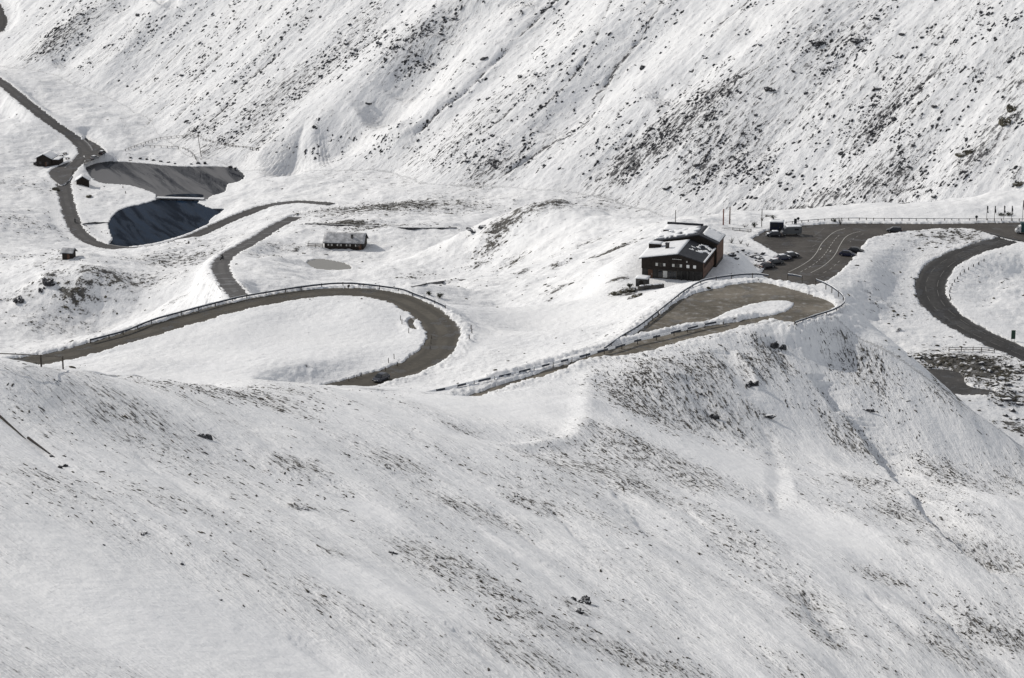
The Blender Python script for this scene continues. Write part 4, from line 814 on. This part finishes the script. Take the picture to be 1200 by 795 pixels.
def car(label, loc, rz, pm, snow=0., L=4.3, Hh=1.48, group=None, wagon=False):
    t = thing('parked_car', label, 'car', tuple(loc), rz, group); hw = .88
    def ring(w, z0, z1, tw=.0): return [(-w, z0), (w, z0), (w + .02, (z0 + z1) / 2), (w - .06, z1), (-w + .06, z1), (-w - .02, (z0 + z1) / 2)]
    bm = BM(); a = L / 2
    loft(bm, [(-a, ring(hw - .12, .42, .78)), (-a + .12, ring(hw - .03, .28, .92)), (-a + .7, ring(hw, .22, .95)), (.1, ring(hw, .2, .93)), (a - 1.1, ring(hw, .22, .90)), (a - .35, ring(hw - .04, .26, .78)), (a - .06, ring(hw - .14, .32, .66)), (a, ring(hw - .22, .38, .58))])
    bd = mesh_obj('body', bm, pm, t)
    def cab(w, z0, z1): return [(-w, z0), (w, z0), (w - .14, z1), (-w + .14, z1)]
    xr0, xr1 = (-a + .12, -a + .35) if wagon else (-a + .25, -a + .95)
    bm = BM(); loft(bm, [(xr0, cab(hw - .09, .88, .93)), (xr1, cab(hw - .09, .88, Hh - .04)), (-.2, cab(hw - .08, .88, Hh)), (.35, cab(hw - .08, .88, Hh - .03)), (a - .95, cab(hw - .09, .86, .93))]); mesh_obj('roof', bm, pm, bd)
    # glass, set proud of the cabin
    def quad(name, pts):
        bm = BM(); vs = [bm.verts.new(p) for p in pts]; bm.faces.new(vs); r_ = bmesh.ops.extrude_face_region(bm, geom=bm.faces[:]); n = (Vector(pts[1]) - Vector(pts[0])).cross(Vector(pts[2]) - Vector(pts[0])).normalized() * .012
        bmesh.ops.translate(bm, verts=[v for v in r_['geom'] if isinstance(v, bmesh.types.BMVert)], vec=n); bmesh.ops.recalc_face_normals(bm, faces=bm.faces[:]); return mesh_obj(name, bm, M_glass, t)
    wx = a - .95; e = .015
    quad('windscreen', [(wx - .02, -hw + .2, .96 + e), (wx - .02, hw - .2, .96 + e), (.42, hw - .28, Hh - .03 + e), (.42, -hw + .28, Hh - .03 + e)])
    quad('rear_window', [(xr0 + .04, hw - .2, .98 + e), (xr0 + .04, -hw + .2, .98 + e), (xr1 - .04, -hw + .28, Hh - .07 + e), (xr1 - .04, hw - .28, Hh - .07 + e)])
    for s in (-1, 1):
        y0, y1 = s * (hw - .085), s * (hw - .20); q = [(xr1 - .15, y0, .97), (wx - .28, y0, .97), (.38, y1, Hh - .1), (xr1 + .02, y1, Hh - .1)]
        quad('side_window', q if s < 0 else q[::-1])
        one('mirror', pm, t, (.75, .9, *sorted((s * (hw + .005), s * (hw + .16))), .9, 1.03))
        bm = BM(); box(bm, a - .14, a - .02, *sorted((s * .42, s * .68)), .56, .67); mesh_obj('headlight', bm, M_lamp, t)
        one('taillight', M_tail, t, (-a - .02, -a + .1, *sorted((s * .5, s * .8)), .66, .82))
    one('licence_plate', M_white, t, (a - .003, a + .015, -.25, .25, .42, .52))
    wheels(t, (-a + .75, a - .85), hw + .02, .32)
    if snow:
        bm = BM(); bumpy_slab(bm, xr1, .35, -hw + .2, hw - .2, lambda x, y: Hh + .002, snow, 7, 5, int(loc[0])); mesh_obj('snow_cover', bm, M_snow, t, True)
        if snow > .1: bm = BM(); bumpy_slab(bm, wx + .05, a - .3, -hw + .15, hw - .15, lambda x, y: .955 - (x - wx) * .14, snow * .7, 5, 5, int(loc[0]) + 1); mesh_obj('hood_snow', bm, M_snow, t, True)
    return t
def road_z(C, p): i = np.argmin(np.hypot(C[:, 0] - p[0], C[:, 1] - p[1])); return C[i, 2] + .02
def on_px(u, v, z): return atz(u, v, z + .03)
car('dark grey hatchback driving alone round the hairpin road', on_px(446.5, 446, -151), R(196 + 40), P_grey, L=4.2)
cp = -168
car('dark car with snowy roof parked in front of the navy kiosk', on_px(906.5, 277, cp), R(188), P_black, .12, group='cars in the car park')
car('dark car with white roof nearest the chalet side of the car park', on_px(899, 314, cp), R(28), P_black, 0, group='cars in the car park')
car('black car in the middle of the left row of parked cars', on_px(909, 309.5, cp), R(28), P_black, .05, group='cars in the car park')
car('snow topped dark car in the left row of parked cars', on_px(918, 304.6, cp), R(26), P_blue, .16, group='cars in the car park')
car('snow topped dark car furthest right in the left row', on_px(927.5, 301.6, cp), R(24), P_black, .14, group='cars in the car park')
car('dark blue car, nearer of the two parked by the snow bank', on_px(993, 300, cp), R(-20), P_blue, 0, group='cars in the car park')
car('black car, farther of the two parked by the snow bank', on_px(1003, 296, cp), R(-20), P_black, 0, group='cars in the car park')
car('black car driving in along the back of the car park', on_px(1048, 272, cp), R(170), P_black, 0, wagon=True, group='cars in the car park')
car('dark car in the layby beside the frozen tarn', atz(120, 180.5, -231.95), R(70), P_black, .05, group='cars in the layby by the tarn')
car('snow covered car in the layby beside the frozen tarn', atz(111, 186.5, -231.95), R(60), P_silver, .2, group='cars in the layby by the tarn')
# camper van
def van(label, loc, rz, pm, L, hh, name, cat, snow=.0, cab=1.3):
    t = thing(name, label, cat, tuple(loc), rz); hw = 1.05; a = L / 2
    bm = BM(); box(bm, -a, a - cab, -hw, hw, .45, hh); bmesh.ops.bevel(bm, geom=bm.edges[:], offset=.08, segments=2, affect='EDGES'); bd = mesh_obj('body', bm, pm, t)
    bm = BM(); loft(bm, [(a - cab + .003, [(-.98, .4), (.98, .4), (.98, min(hh - .2, 2.25)), (-.98, min(hh - .2, 2.25))]), (a - cab * .6, [(-.98, .38), (.98, .38), (.93, 2.0), (-.93, 2.0)]), (a - .35, [(-.95, .38), (.95, .38), (.92, 1.25), (-.92, 1.25)]), (a, [(-.85, .42), (.85, .42), (.85, 1.0), (-.85, 1.0)])]); cb = mesh_obj('cab', bm, pm if name != 'box_truck' else P_white, t)
    bm = BM(); vs = [bm.verts.new(q) for q in ((a - .37, -.85, 1.29), (a - .37, .85, 1.29), (a - cab * .6 + .03, .85, 2.0), (a - cab * .6 + .03, -.85, 2.0))]; bm.faces.new(vs); mesh_obj('windscreen', bm, M_glass, cb)
    for s in (-1, 1):
        one('headlight', M_lamp, t, (a - .1, a + .015, *sorted((s * .5, s * .8)), .7, .85)); one('taillight', M_tail, t, (-a - .02, -a - .003, *sorted((s * .8, s * .95)), .6, 1.0))
        one('side_window', M_glass, t, (-a + .9, -a + 2.1, *sorted((s * (hw + .003), s * (hw + .02))), 1.5, 2.0)) if name != 'box_truck' else None
        one('mirror', M_slate, t, (a - .75, a - .6, *sorted((s * 1.0, s * 1.22)), 1.35, 1.7))
    wheels(t, (-a + 1.1, a - .85), hw + .003, .36, .26)
    if snow: bm = BM(); bumpy_slab(bm, -a + .1, a - cab - .1, -hw + .1, hw - .1, lambda x, y: hh + .002, snow, 9, 5, 21); mesh_obj('snow_cover', bm, M_snow, bd, True)
    return t
van('grey camper van with snow on its roof beside the navy kiosk', on_px(927, 275.4, cp), R(187), P_camper, 5.6, 2.45, 'camper_van', 'van', .14)
van('dark teal box truck cut off by the right edge of the photo', on_px(1204, 273.5, cp), R(176), M_teal, 6.8, 3.1, 'box_truck', 'truck', 0, 1.5)
# ------------------------------------------------------------------ motorcycles and riders
M_suit = worn('rider_suit', (.014, .014, .016), (.03, .03, .034), .7, 4); M_helm = principled('helmet', (.03, .03, .032), .25)
def motorcycle(label, loc, rz):
    t = thing('motorcycle', label, 'motorcycle', tuple(loc), rz, 'motorcycles on the lower road')
    for x in (-.72, .72):
        bm = BM(); tube(bm, (x, -.07, .32), (x, .07, .32), .32, .32, 16); w = mesh_obj('wheel', bm, M_tyre, t); bm = BM(); tube(bm, (x, -.075, .32), (x, .075, .32), .2, .2, 12); mesh_obj('rim', bm, M_rim, w)
    bm = BM(); loft(bm, [(-.95, [(-.08, .75), (.08, .75), (.08, .85), (-.08, .85)]), (-.4, [(-.14, .45), (.14, .45), (.15, .82), (-.15, .82)]), (.2, [(-.2, .3), (.2, .3), (.18, 1.0), (-.18, 1.0)]), (.6, [(-.18, .55), (.18, .55), (.16, 1.05), (-.16, 1.05)]), (.85, [(-.1, .75), (.1, .75), (.1, .95), (-.1, .95)])]); mesh_obj('body', bm, P_black, t)
    bm = BM(); tube(bm, (.72, -.09, .32), (.5, -.09, 1.0), .03); tube(bm, (.72, .09, .32), (.5, .09, 1.0), .03); mesh_obj('fork', bm, M_rim, t)
    bm = BM(); tube(bm, (.45, -.38, 1.08), (.45, .38, 1.08), .025); mesh_obj('handlebar', bm, M_rim, t); one('seat', M_suit, t, (-.75, .05, -.14, .14, .853, .9)); one('headlight', M_lamp, t, (.853, .9, -.07, .07, .8, .92))
    return t
def rider(label, loc, rz):
    V = [(-.25, 0, .98), (-.2, 0, 1.2), (-.08, 0, 1.42), (.02, 0, 1.5), (.06, 0, 1.6), (.09, 0, 1.74)]; Rd = [.16, .15, .17, .09, .07, .10]; E = [(0, 1), (1, 2), (2, 3), (3, 4), (4, 5)]
    for s in (-1, 1):
        b = len(V); V += [(-.06, s * .2, 1.42), (.14, s * .32, 1.2), (.38, s * .34, 1.13), (.45, s * .33, 1.12)]; Rd += [.075, .06, .045, .045]; E += [(2, b), (b, b + 1), (b + 1, b + 2), (b + 2, b + 3)]
        b = len(V); V += [(-.2, s * .13, .96), (.2, s * .25, .86), (-.02, s * .25, .45), (.12, s * .25, .38)]; Rd += [.11, .085, .06, .055]; E += [(0, b), (b, b + 1), (b + 1, b + 2), (b + 2, b + 3)]
    me = bpy.data.meshes.new('person'); me.from_pydata(V, E, []); o = bpy.data.objects.new('person', me); COL.objects.link(o); md = o.modifiers.new('skin', 'SKIN'); o.modifiers.new('sub', 'SUBSURF').levels = 1
    for v, r in zip(me.skin_vertices[0].data, Rd): v.radius = (r, r)
    me.skin_vertices[0].data[0].use_root = True; me.materials.append(M_suit); o.location = loc; o.rotation_euler = (0, 0, rz); tag(o, label, 'person', 'riders on motorcycles')
    bm = BM(); bmesh.ops.create_uvsphere(bm, u_segments=16, v_segments=12, radius=.15); bmesh.ops.scale(bm, vec=(1.12, .95, 1.1), verts=bm.verts); bmesh.ops.translate(bm, vec=(.09, 0, 1.74), verts=bm.verts); mesh_obj('helmet', bm, M_helm, o, True)
    return o
for u, v, z, rz, a, b in ((260.5, 306, -198.5, R(240), 'motorcycle at the left bend of the small lower road', 'person in dark clothes riding round the small lower road'), (88, 261, -234.6, R(-75), 'motorcycle on the tarn road left of the blue tarn', 'person in dark clothes riding past the blue tarn')):
    p = atz(u, v, z); C = road_low if u > 200 else road_lake; p[2] = road_z(C, p); motorcycle(a, p, rz); rider(b, p, rz)
# ------------------------------------------------------------------ boulders, outcrops, shrubs
def rock_mesh(name, seed, sub=2, sx=1., sy=1., sz=.8, jag=.32, mat=M_rock):
    bm = BM(); bmesh.ops.create_icosphere(bm, subdivisions=sub, radius=1.0); r = random.Random(seed); pl = [(Vector((r.gauss(0, 1), r.gauss(0, 1), r.gauss(.2, .8))).normalized(), r.uniform(.55, .9)) for _ in range(11)]
    for v in bm.verts:
        c = v.co.copy()
        for n, d in pl:
            k = c.dot(n)
            if k > d: c -= n * (k - d) * .92
        n = float(pn(c.x * 2.1 + seed, c.y * 2.1 + c.z * 1.7, seed % 7)); c *= 1 + jag * .5 * n; v.co = Vector((c.x * sx, c.y * sy, c.z * sz))
    me = bpy.data.meshes.new(name); bm.to_mesh(me); bm.free(); me.materials.append(mat); return me
ROCKS = [rock_mesh('boulder', 40 + k, 2, random.uniform(.8, 1.3), random.uniform(.7, 1.1), random.uniform(.55, .9)) for k in range(10)]
def boulder(p, r, label, group=None, mesh=None, rz=None, sc=(1, 1, 1), sink=.3, name='boulder', cat='boulder'):
    o = bpy.data.objects.new(name, mesh or random.choice(ROCKS)); COL.objects.link(o); o.location = (p[0], p[1], p[2] + r * (.45 - sink)); o.rotation_euler = (random.uniform(-.3, .3), random.uniform(-.3, .3), random.uniform(0, 6.28) if rz is None else rz); o.scale = (r * sc[0], r * sc[1], r * sc[2]); return tag(o, label, cat, group)
def crag_mesh(seed, mat):
    """several broken blocks of one outcrop, grown together"""
    r = random.Random(seed); bm = BM()
    for k in range(7):
        m = rock_mesh('rock_outcrop', seed * 3 + k, 3, r.uniform(.3, .6), r.uniform(.25, .5), r.uniform(.25, .6), .8, mat); b2 = BM(); b2.from_mesh(m)
        M = Matrix.Translation((r.uniform(-.65, .65), r.uniform(-.45, .45), r.uniform(-.25, .15))) @ Matrix.Rotation(r.uniform(0, 6.28), 4, 'Z') @ Matrix.Rotation(r.uniform(-.5, .5), 4, 'X'); bmesh.ops.transform(b2, matrix=M, verts=b2.verts); b2.to_mesh(m); b2.free(); bm.from_mesh(m); bpy.data.meshes.remove(m)
    me = bpy.data.meshes.new('rock_outcrop'); bm.to_mesh(me); bm.free(); me.materials.clear(); me.materials.append(mat); return me
# single rocks one can point to (pixel, radius in pixels)
def named_rock(u, v, rpx, label, sc=(1, 1, 1), mat=M_rock, seed=0, rz=0, sub=4, sink=.42):
    p = ground_at(u, v); r = rpx / px_scale(p); return boulder(p, r, label, None, crag_mesh(90 + seed + int(u), mat), rz, sc, sink, 'rock_outcrop', 'rock')
named_rock(59, 333, 11, 'dark rock face on the knoll right below the tiny hut', (1.0, .7, 1.1)); named_rock(49, 341, 7, 'narrow dark rock rib left of the rock face below the tiny hut', (.8, .8, 1.0)); named_rock(22, 353, 10, 'long dark rock edge near the left border under the knoll', (.7, 1.3, .8))
named_rock(240, 513, 9, 'split dark rock in the smooth snow of the upper left flank', (1., .5, .9)); named_rock(352, 598, 8, 'stony dark patch under a grassy streak on the left flank', (1.6, .9, .4)); named_rock(680, 706, 12, 'biggest dark rock on the lower flank, bottom centre', (1.1, .8, .9)); named_rock(676, 718, 9, 'lower half of the rock group at bottom centre', (1.1, .7, .6))
named_rock(462, 650, 6, 'small dark rock on the flank left of bottom centre', (1.3, .6, .6)); named_rock(881, 452, 10, 'dark overhanging rock below the lookout edge', (.9, .7, 1.1)); named_rock(836, 490, 9, 'dark rock at the foot of the streaky patch under the lookout', (.7, .6, 1.1)); named_rock(897, 488, 9, 'rounded dark rock below the overhanging one', (1.4, .7, .6)); named_rock(912, 408, 10, 'dark crag just under the snowy lip of the lookout', (1., .6, 1.)); named_rock(1016, 482, 7, 'lone dark rock on the clean upper right flank', (1.3, .45, .5)); named_rock(820, 462, 6, 'small crag in the streaky patch under the lookout', (.8, .6, .8))
named_rock(735, 342, 9, 'brown mossy rock left of the chalet shed', (1.3, 1, .8), M_rockb); named_rock(724, 346, 7, 'paler brown rock at the far left of the mossy rocks', (1.2, 1, .7), M_rockb); named_rock(744, 349, 7, 'low brown rock nearest the retaining wall', (1.4, 1, .6), M_rockb)
named_rock(556, 272, 6, 'dark rock on the left shoulder of the round knoll', (1.7, 1, .6)); named_rock(567, 266, 5, 'upper dark rock on the left shoulder of the round knoll', (1.8, 1, .6)); named_rock(958, 52, 7, 'big dark boulder high on the right of the far slope', (1, 1, .9)); named_rock(901, 106, 8, 'large boulder in the middle of the far scree', (1.1, 1, .8)); named_rock(1006, 48, 8, 'slanting boulder near the top right of the far slope', (1.5, 1, .6)); named_rock(754, 80, 5, 'lone rock beside the long gully of the far slope'); named_rock(447, 52, 5, 'hooked dark rock on the upper far slope', (1.5, 1, .6)); named_rock(1196, 215, 8, 'dark rock at the right edge above the car park', (1.4, 1, .7), M_rockb); named_rock(1178, 145, 10, 'crag on the far right of the far slope', (.8, 1.2, 1.0), M_rockb); named_rock(1186, 128, 9, 'upper crag on the far right of the far slope', (.9, 1.1, 1.0), M_rockb); named_rock(1132, 180, 9, 'broken ledge at the right foot of the far slope', (1.4, .8, .7), M_rockb); named_rock(1052, 388, 6, 'dark curved ledge added in place of a stream gap between lookout and right hand road', (.4, 1.6, .35), rz=-.5)  # the last, curved ledge is a dark rock added for a stream gap
for u, v, r in [(1149,427,5),(1152,434,4),(1176,427,4),(1160,436,5),(1172,446,6),(1182,452,6),(1166,452,4),(1187,459,5),(1193,446,4),(1180,470,6),(1172,476,4),(1186,482,5),(1195,475,5),(1190,492,5),(1178,488,4),(1162,462,3),(1196,460,4),(1142,421,3),(1126,421,3),(1117,419,3),(1065,418,4),(1078,420,4),(1090,421,3),(1182,430,4),(1194,436,3)]:
    p = ground_at(u, v); boulder(p, r / px_scale(p), 'dark half snowed rock on the ground below the right hand road', 'rocks below the right hand road', sc=(1.3, 1, .6))
for u, v, r in [(164,186.5,2.2),(172,187.5,2.2),(180,188.5,2.2),(188,189.8,2.4),(197,191,2.2),(205,192.5,2),(153,185.5,2.2),(232,192,3),(240,192.5,3),(270,197,3),(276,199,2.5),(224,193,2)]:
    p = ground_at(u, v); boulder(p, r / px_scale(p), 'small dark stone on the back shore of the frozen tarn', 'stones on the back shore of the tarn')
for u, v, r in [(104,231,4),(66,223,4.5),(139,200,0)]:
    if r: p = ground_at(u, v); boulder(p, r / px_scale(p), 'red brown rock on the snowy spit left of the blue tarn' if u > 80 else 'dark rock at the left verge of the tarn road', None, mesh=rock_mesh('boulder', 7 + u, 2, 1.2, 1, .7, .3, M_rockb))
for u, v, r in [(70,549,4),(76,547,4),(88,583,3),(167,628,3.2),(171,626,3.4),(213,663,3),(259,704,2.6),(122,640,2.4),(60,536,3),(84,568,2.6)]:
    p = ground_at(u, v); boulder(p, r / px_scale(p), 'small dark stone in the furrow that runs down from the half buried timbers', 'stones in the furrow on the left flank', sc=(1.1, .9, .9))
for k in range(26):
    u = random.uniform(856, 904); v = 290 + (u - 856) * .28 + random.uniform(-3, 13); p = ground_at(u, v)
    if p[1] > 585: boulder(p, random.uniform(.35, .95), 'snow dusted rock on the bank between the chalet and the car park', 'rocks on the bank below the car park', sc=(1.2, 1, .7), sink=.2)
# boulders of the far mountainside: one object each
U_ = 600 + F * XX / (YY * cP - TZ * sP); V_ = 397.5 - F * (YY * sP + TZ * cP) / (YY * cP - TZ * sP)
inF = (U_ > -5) & (U_ < 1205) & (V_ > -5) & (V_ < 260) & (WF > .9) & ~locked
w = np.where(inF, np.clip(DEN - .22, 0, .6) ** 1.5 * (.4 + np.clip(pn(XX / 25, YY / 25, 61) + .5, 0, 2)), 0).ravel(); w /= w.sum()
for i, q in enumerate(rng.choice(len(w), 235, replace=False, p=w)):
    r = .5 + 1.1 * random.random() ** 3; boulder((XX.flat[q], YY.flat[q], TZ.flat[q]), r, 'dark boulder poking through the snow of the far slope', 'boulders on the far slope', sc=(1.15, 1, .8), sink=.3)
M_scree = rock_mat('scree_rock', (.016, .017, .020), (.06, .06, .065), 1.2)
# ------------------------------------------------------------------ uncountable scree and tussocks: one object each
def scatter(name, idx, rad, flat_, stretch, dirs, mat, variants, up=.2):
    t = (1 + 5 ** .5) / 2; bv = np.array([(-1,t,0),(1,t,0),(-1,-t,0),(1,-t,0),(0,-1,t),(0,1,t),(0,-1,-t),(0,1,-t),(t,0,-1),(t,0,1),(-t,0,-1),(-t,0,1)], float); bv /= np.linalg.norm(bv[0])
    bf = np.array([(0,11,5),(0,5,1),(0,1,7),(0,7,10),(0,10,11),(1,5,9),(5,11,4),(11,10,2),(10,7,6),(7,1,8),(3,9,4),(3,4,2),(3,2,6),(3,6,8),(3,8,9),(4,9,5),(2,4,11),(6,2,10),(8,6,7),(9,8,1)])
    n = len(idx); V = bv[None] * rng.uniform(.6, 1.25, (n, 12, 1)); a = dirs + rng.normal(0, .35, n); st = stretch * rng.uniform(.55, 1.6, n); V = V * np.stack([rad * st, rad, rad * flat_ * rng.uniform(.6, 1.3, n)], -1)[:, None]
    ca, sa = np.cos(a)[:, None], np.sin(a)[:, None]; x = V[..., 0] * ca - V[..., 1] * sa; y = V[..., 0] * sa + V[..., 1] * ca
    gx, gy, gz = XX.flat[idx], YY.flat[idx], TZ.flat[idx]
    # tilt with the ground
    sx = (interp(TZ, gx + .8, gy) - interp(TZ, gx - .8, gy)) / 1.6; sy = (interp(TZ, gx, gy + .8) - interp(TZ, gx, gy - .8)) / 1.6
    z = V[..., 2] + x * sx[:, None] + y * sy[:, None] + (rad * up * flat_)[:, None]; P = np.stack([x + gx[:, None], y + gy[:, None], z + gz[:, None]], -1).reshape(-1, 3)
    Fc = (bf[None] + 12 * np.arange(n)[:, None, None]).reshape(-1, 3); me = bpy.data.meshes.new(name); me.vertices.add(len(P)); me.vertices.foreach_set('co', P.astype(np.float32).ravel()); me.loops.add(Fc.size); me.loops.foreach_set('vertex_index', Fc.astype(np.int32).ravel()); me.polygons.add(len(Fc)); me.polygons.foreach_set('loop_start', (3 * np.arange(len(Fc))).astype(np.int32)); me.update(); me.validate(); me.materials.append(mat)
    o = bpy.data.objects.new(name, me); COL.objects.link(o); o['kind'] = 'stuff'; return o
def pick(mask, dens, n):
    w = np.where(mask, dens, 0).ravel(); w /= w.sum(); return rng.choice(len(w), n, replace=False, p=w)
vis = (U_ > -40) & (U_ < 1240) & (V_ > -40) & (V_ < 830) & ~locked
clus = np.clip(.35 + pn(AC / LC / 4, AL / LA / 4, 63) + .8 * pn(XX / 40, YY / 40, 64), .02, 3)
ix = pick(vis & (WF > .9), np.clip(DEN - .10, 0, .8) ** 1.6 * clus ** 1.6, 8500); ix = np.unique(np.concatenate([ix] + [np.clip(ix + rng.integers(-2, 3, len(ix)) + NC * rng.integers(-2, 3, len(ix)), 0, NR * NC - 1)[rng.random(len(ix)) < q_] for q_ in (.6, .4, .25)])); ix = ix[~locked.flat[ix]]; o = scatter('scree', ix, .08 + .55 * rng.random(len(ix)) ** 4, .75, 1.3, np.full(len(ix), math.atan2(FG[1], FG[0])), M_scree, 0)
tag(o, 'countless small dark stones scattered over the far snowy slope', 'scree')
ix = pick(vis & (FGW > .9), np.clip(DEN - .10, 0, 1) ** 1.6 * clus ** 1.5 * (YY / 350) ** 2, 13000); o = scatter('tussocks', ix, .03 + .13 * rng.random(len(ix)) ** 3, .8, 3.6, np.arctan2(*flow_dir(XX.flat[ix], YY.flat[ix])[::-1]), worn('dry_grass', (.028, .026, .024), (.085, .077, .064), .95, .6), 0)
tag(o, 'countless dry grass tussocks and pebbles streaking the near snowy flank', 'grass')
ix = pick(vis & (MID > .9), np.clip(DEN - .10, 0, 1) ** 1.4 * clus, 4500); o = scatter('heath', ix, .10 + .28 * rng.random(len(ix)) ** 2, .7, 1.5, rng.uniform(-.5, .5, len(ix)), worn('dry_heath', (.035, .032, .026), (.11, .10, .075), .95, .6), 0)
tag(o, 'patches of heath and stones showing through snow on the valley floor', 'ground cover')
# ------------------------------------------------------------------ shrubs and a bare bush
M_leaf = worn('pine_needles', (.014, .018, .012), (.05, .055, .035), .9, 2); M_twig = worn('bare_twigs', (.03, .026, .022), (.07, .06, .05), .9, 2)
def shrub(u, v, w, h, label, z=None, leafy=True, name='shrub', n=240, group=None, mat=None):
    p = ground_at(u, v) if z is None else atz(u, v, z); t = thing(name, label, 'shrub', tuple(p), random.uniform(0, 6), group); r = random.Random(int(u * 7 + v))
    bm = BM(); tips = []
    for k in range(12):
        a = r.uniform(0, 6.28); e = Vector((math.cos(a) * w * r.uniform(.15, .45), math.sin(a) * w * r.uniform(.15, .45), h * r.uniform(.5, .95))); tube(bm, (0, 0, -.3), tuple(e * .5 + Vector((0, 0, .1))), .05, .035, 5); tube(bm, tuple(e * .5 + Vector((0, 0, .1))), tuple(e), .035, .012, 5); tips.append(e)
    mesh_obj('branches', bm, M_twig, t); bm = BM()
    for k in range(n):
        c = r.choice(tips) * r.uniform(.55, 1.05) + Vector((r.gauss(0, w * .09), r.gauss(0, w * .09), r.gauss(0, h * .08))); s = r.uniform(.06, .2) * (1 if leafy else .35); d = Vector((r.gauss(0, 1), r.gauss(0, 1), r.gauss(.3, 1))).normalized(); b = d.orthogonal().normalized() * s * (.6 if leafy else .12)
        bm.faces.new([bm.verts.new(c - b), bm.verts.new(c + b), bm.verts.new(c + d * s * 1.6)])
    mesh_obj('foliage' if leafy else 'twigs', bm, mat or (M_leaf if leafy else M_twig), t); return t
shrub(884, 267.5, 2.2, 1.9, 'round dark shrub left of the navy kiosk', -168); shrub(907, 257.5, 3.4, 1.4, 'low dark shrub in the snow just behind the navy kiosk'); shrub(985, 263, 2.6, 2.9, 'tall bare bush at the back edge of the car park', -168, False, 'bare_bush', 420); shrub(977, 261.5, 1.8, 1.4, 'small dark shrub left of the tall bare bush', -168)
shrub(1174, 254, 3.2, 1.1, 'left of the two dwarf pines below the flagpoles', -168); shrub(1182.5, 254, 2.8, 1.2, 'right of the two dwarf pines below the flagpoles', -168); shrub(893, 259, 1.6, 1.1, 'small scrubby bush at the foot of the bare pole', None, False, 'bare_bush', 200); shrub(873, 267, 3.0, 1.2, 'bare bush beside the short pale railing', -168, False, 'bare_bush', 260)
for u, v, w, h, l in [(846,284,2.2,1.6,'left dark bush on the bank right behind the chalet'),(857,285,2.4,1.8,'middle dark bush on the bank right behind the chalet'),(868,286,2.4,1.5,'right dark bush on the bank right behind the chalet'),(876,289,2.0,1.1,'lowest dark bush on the bank towards the car park'),(738,338,1.8,1.0,'olive bush on the mossy rocks left of the chalet'),(515,349,2.4,1.,'dark bush outside the hairpin guard rail'),(503,346,1.6,.9,'small bush behind the hairpin guard rail')]: shrub(u, v, w, h, l, None, l[0] not in 'lmr' or 'olive' in l, 'bush', 260)
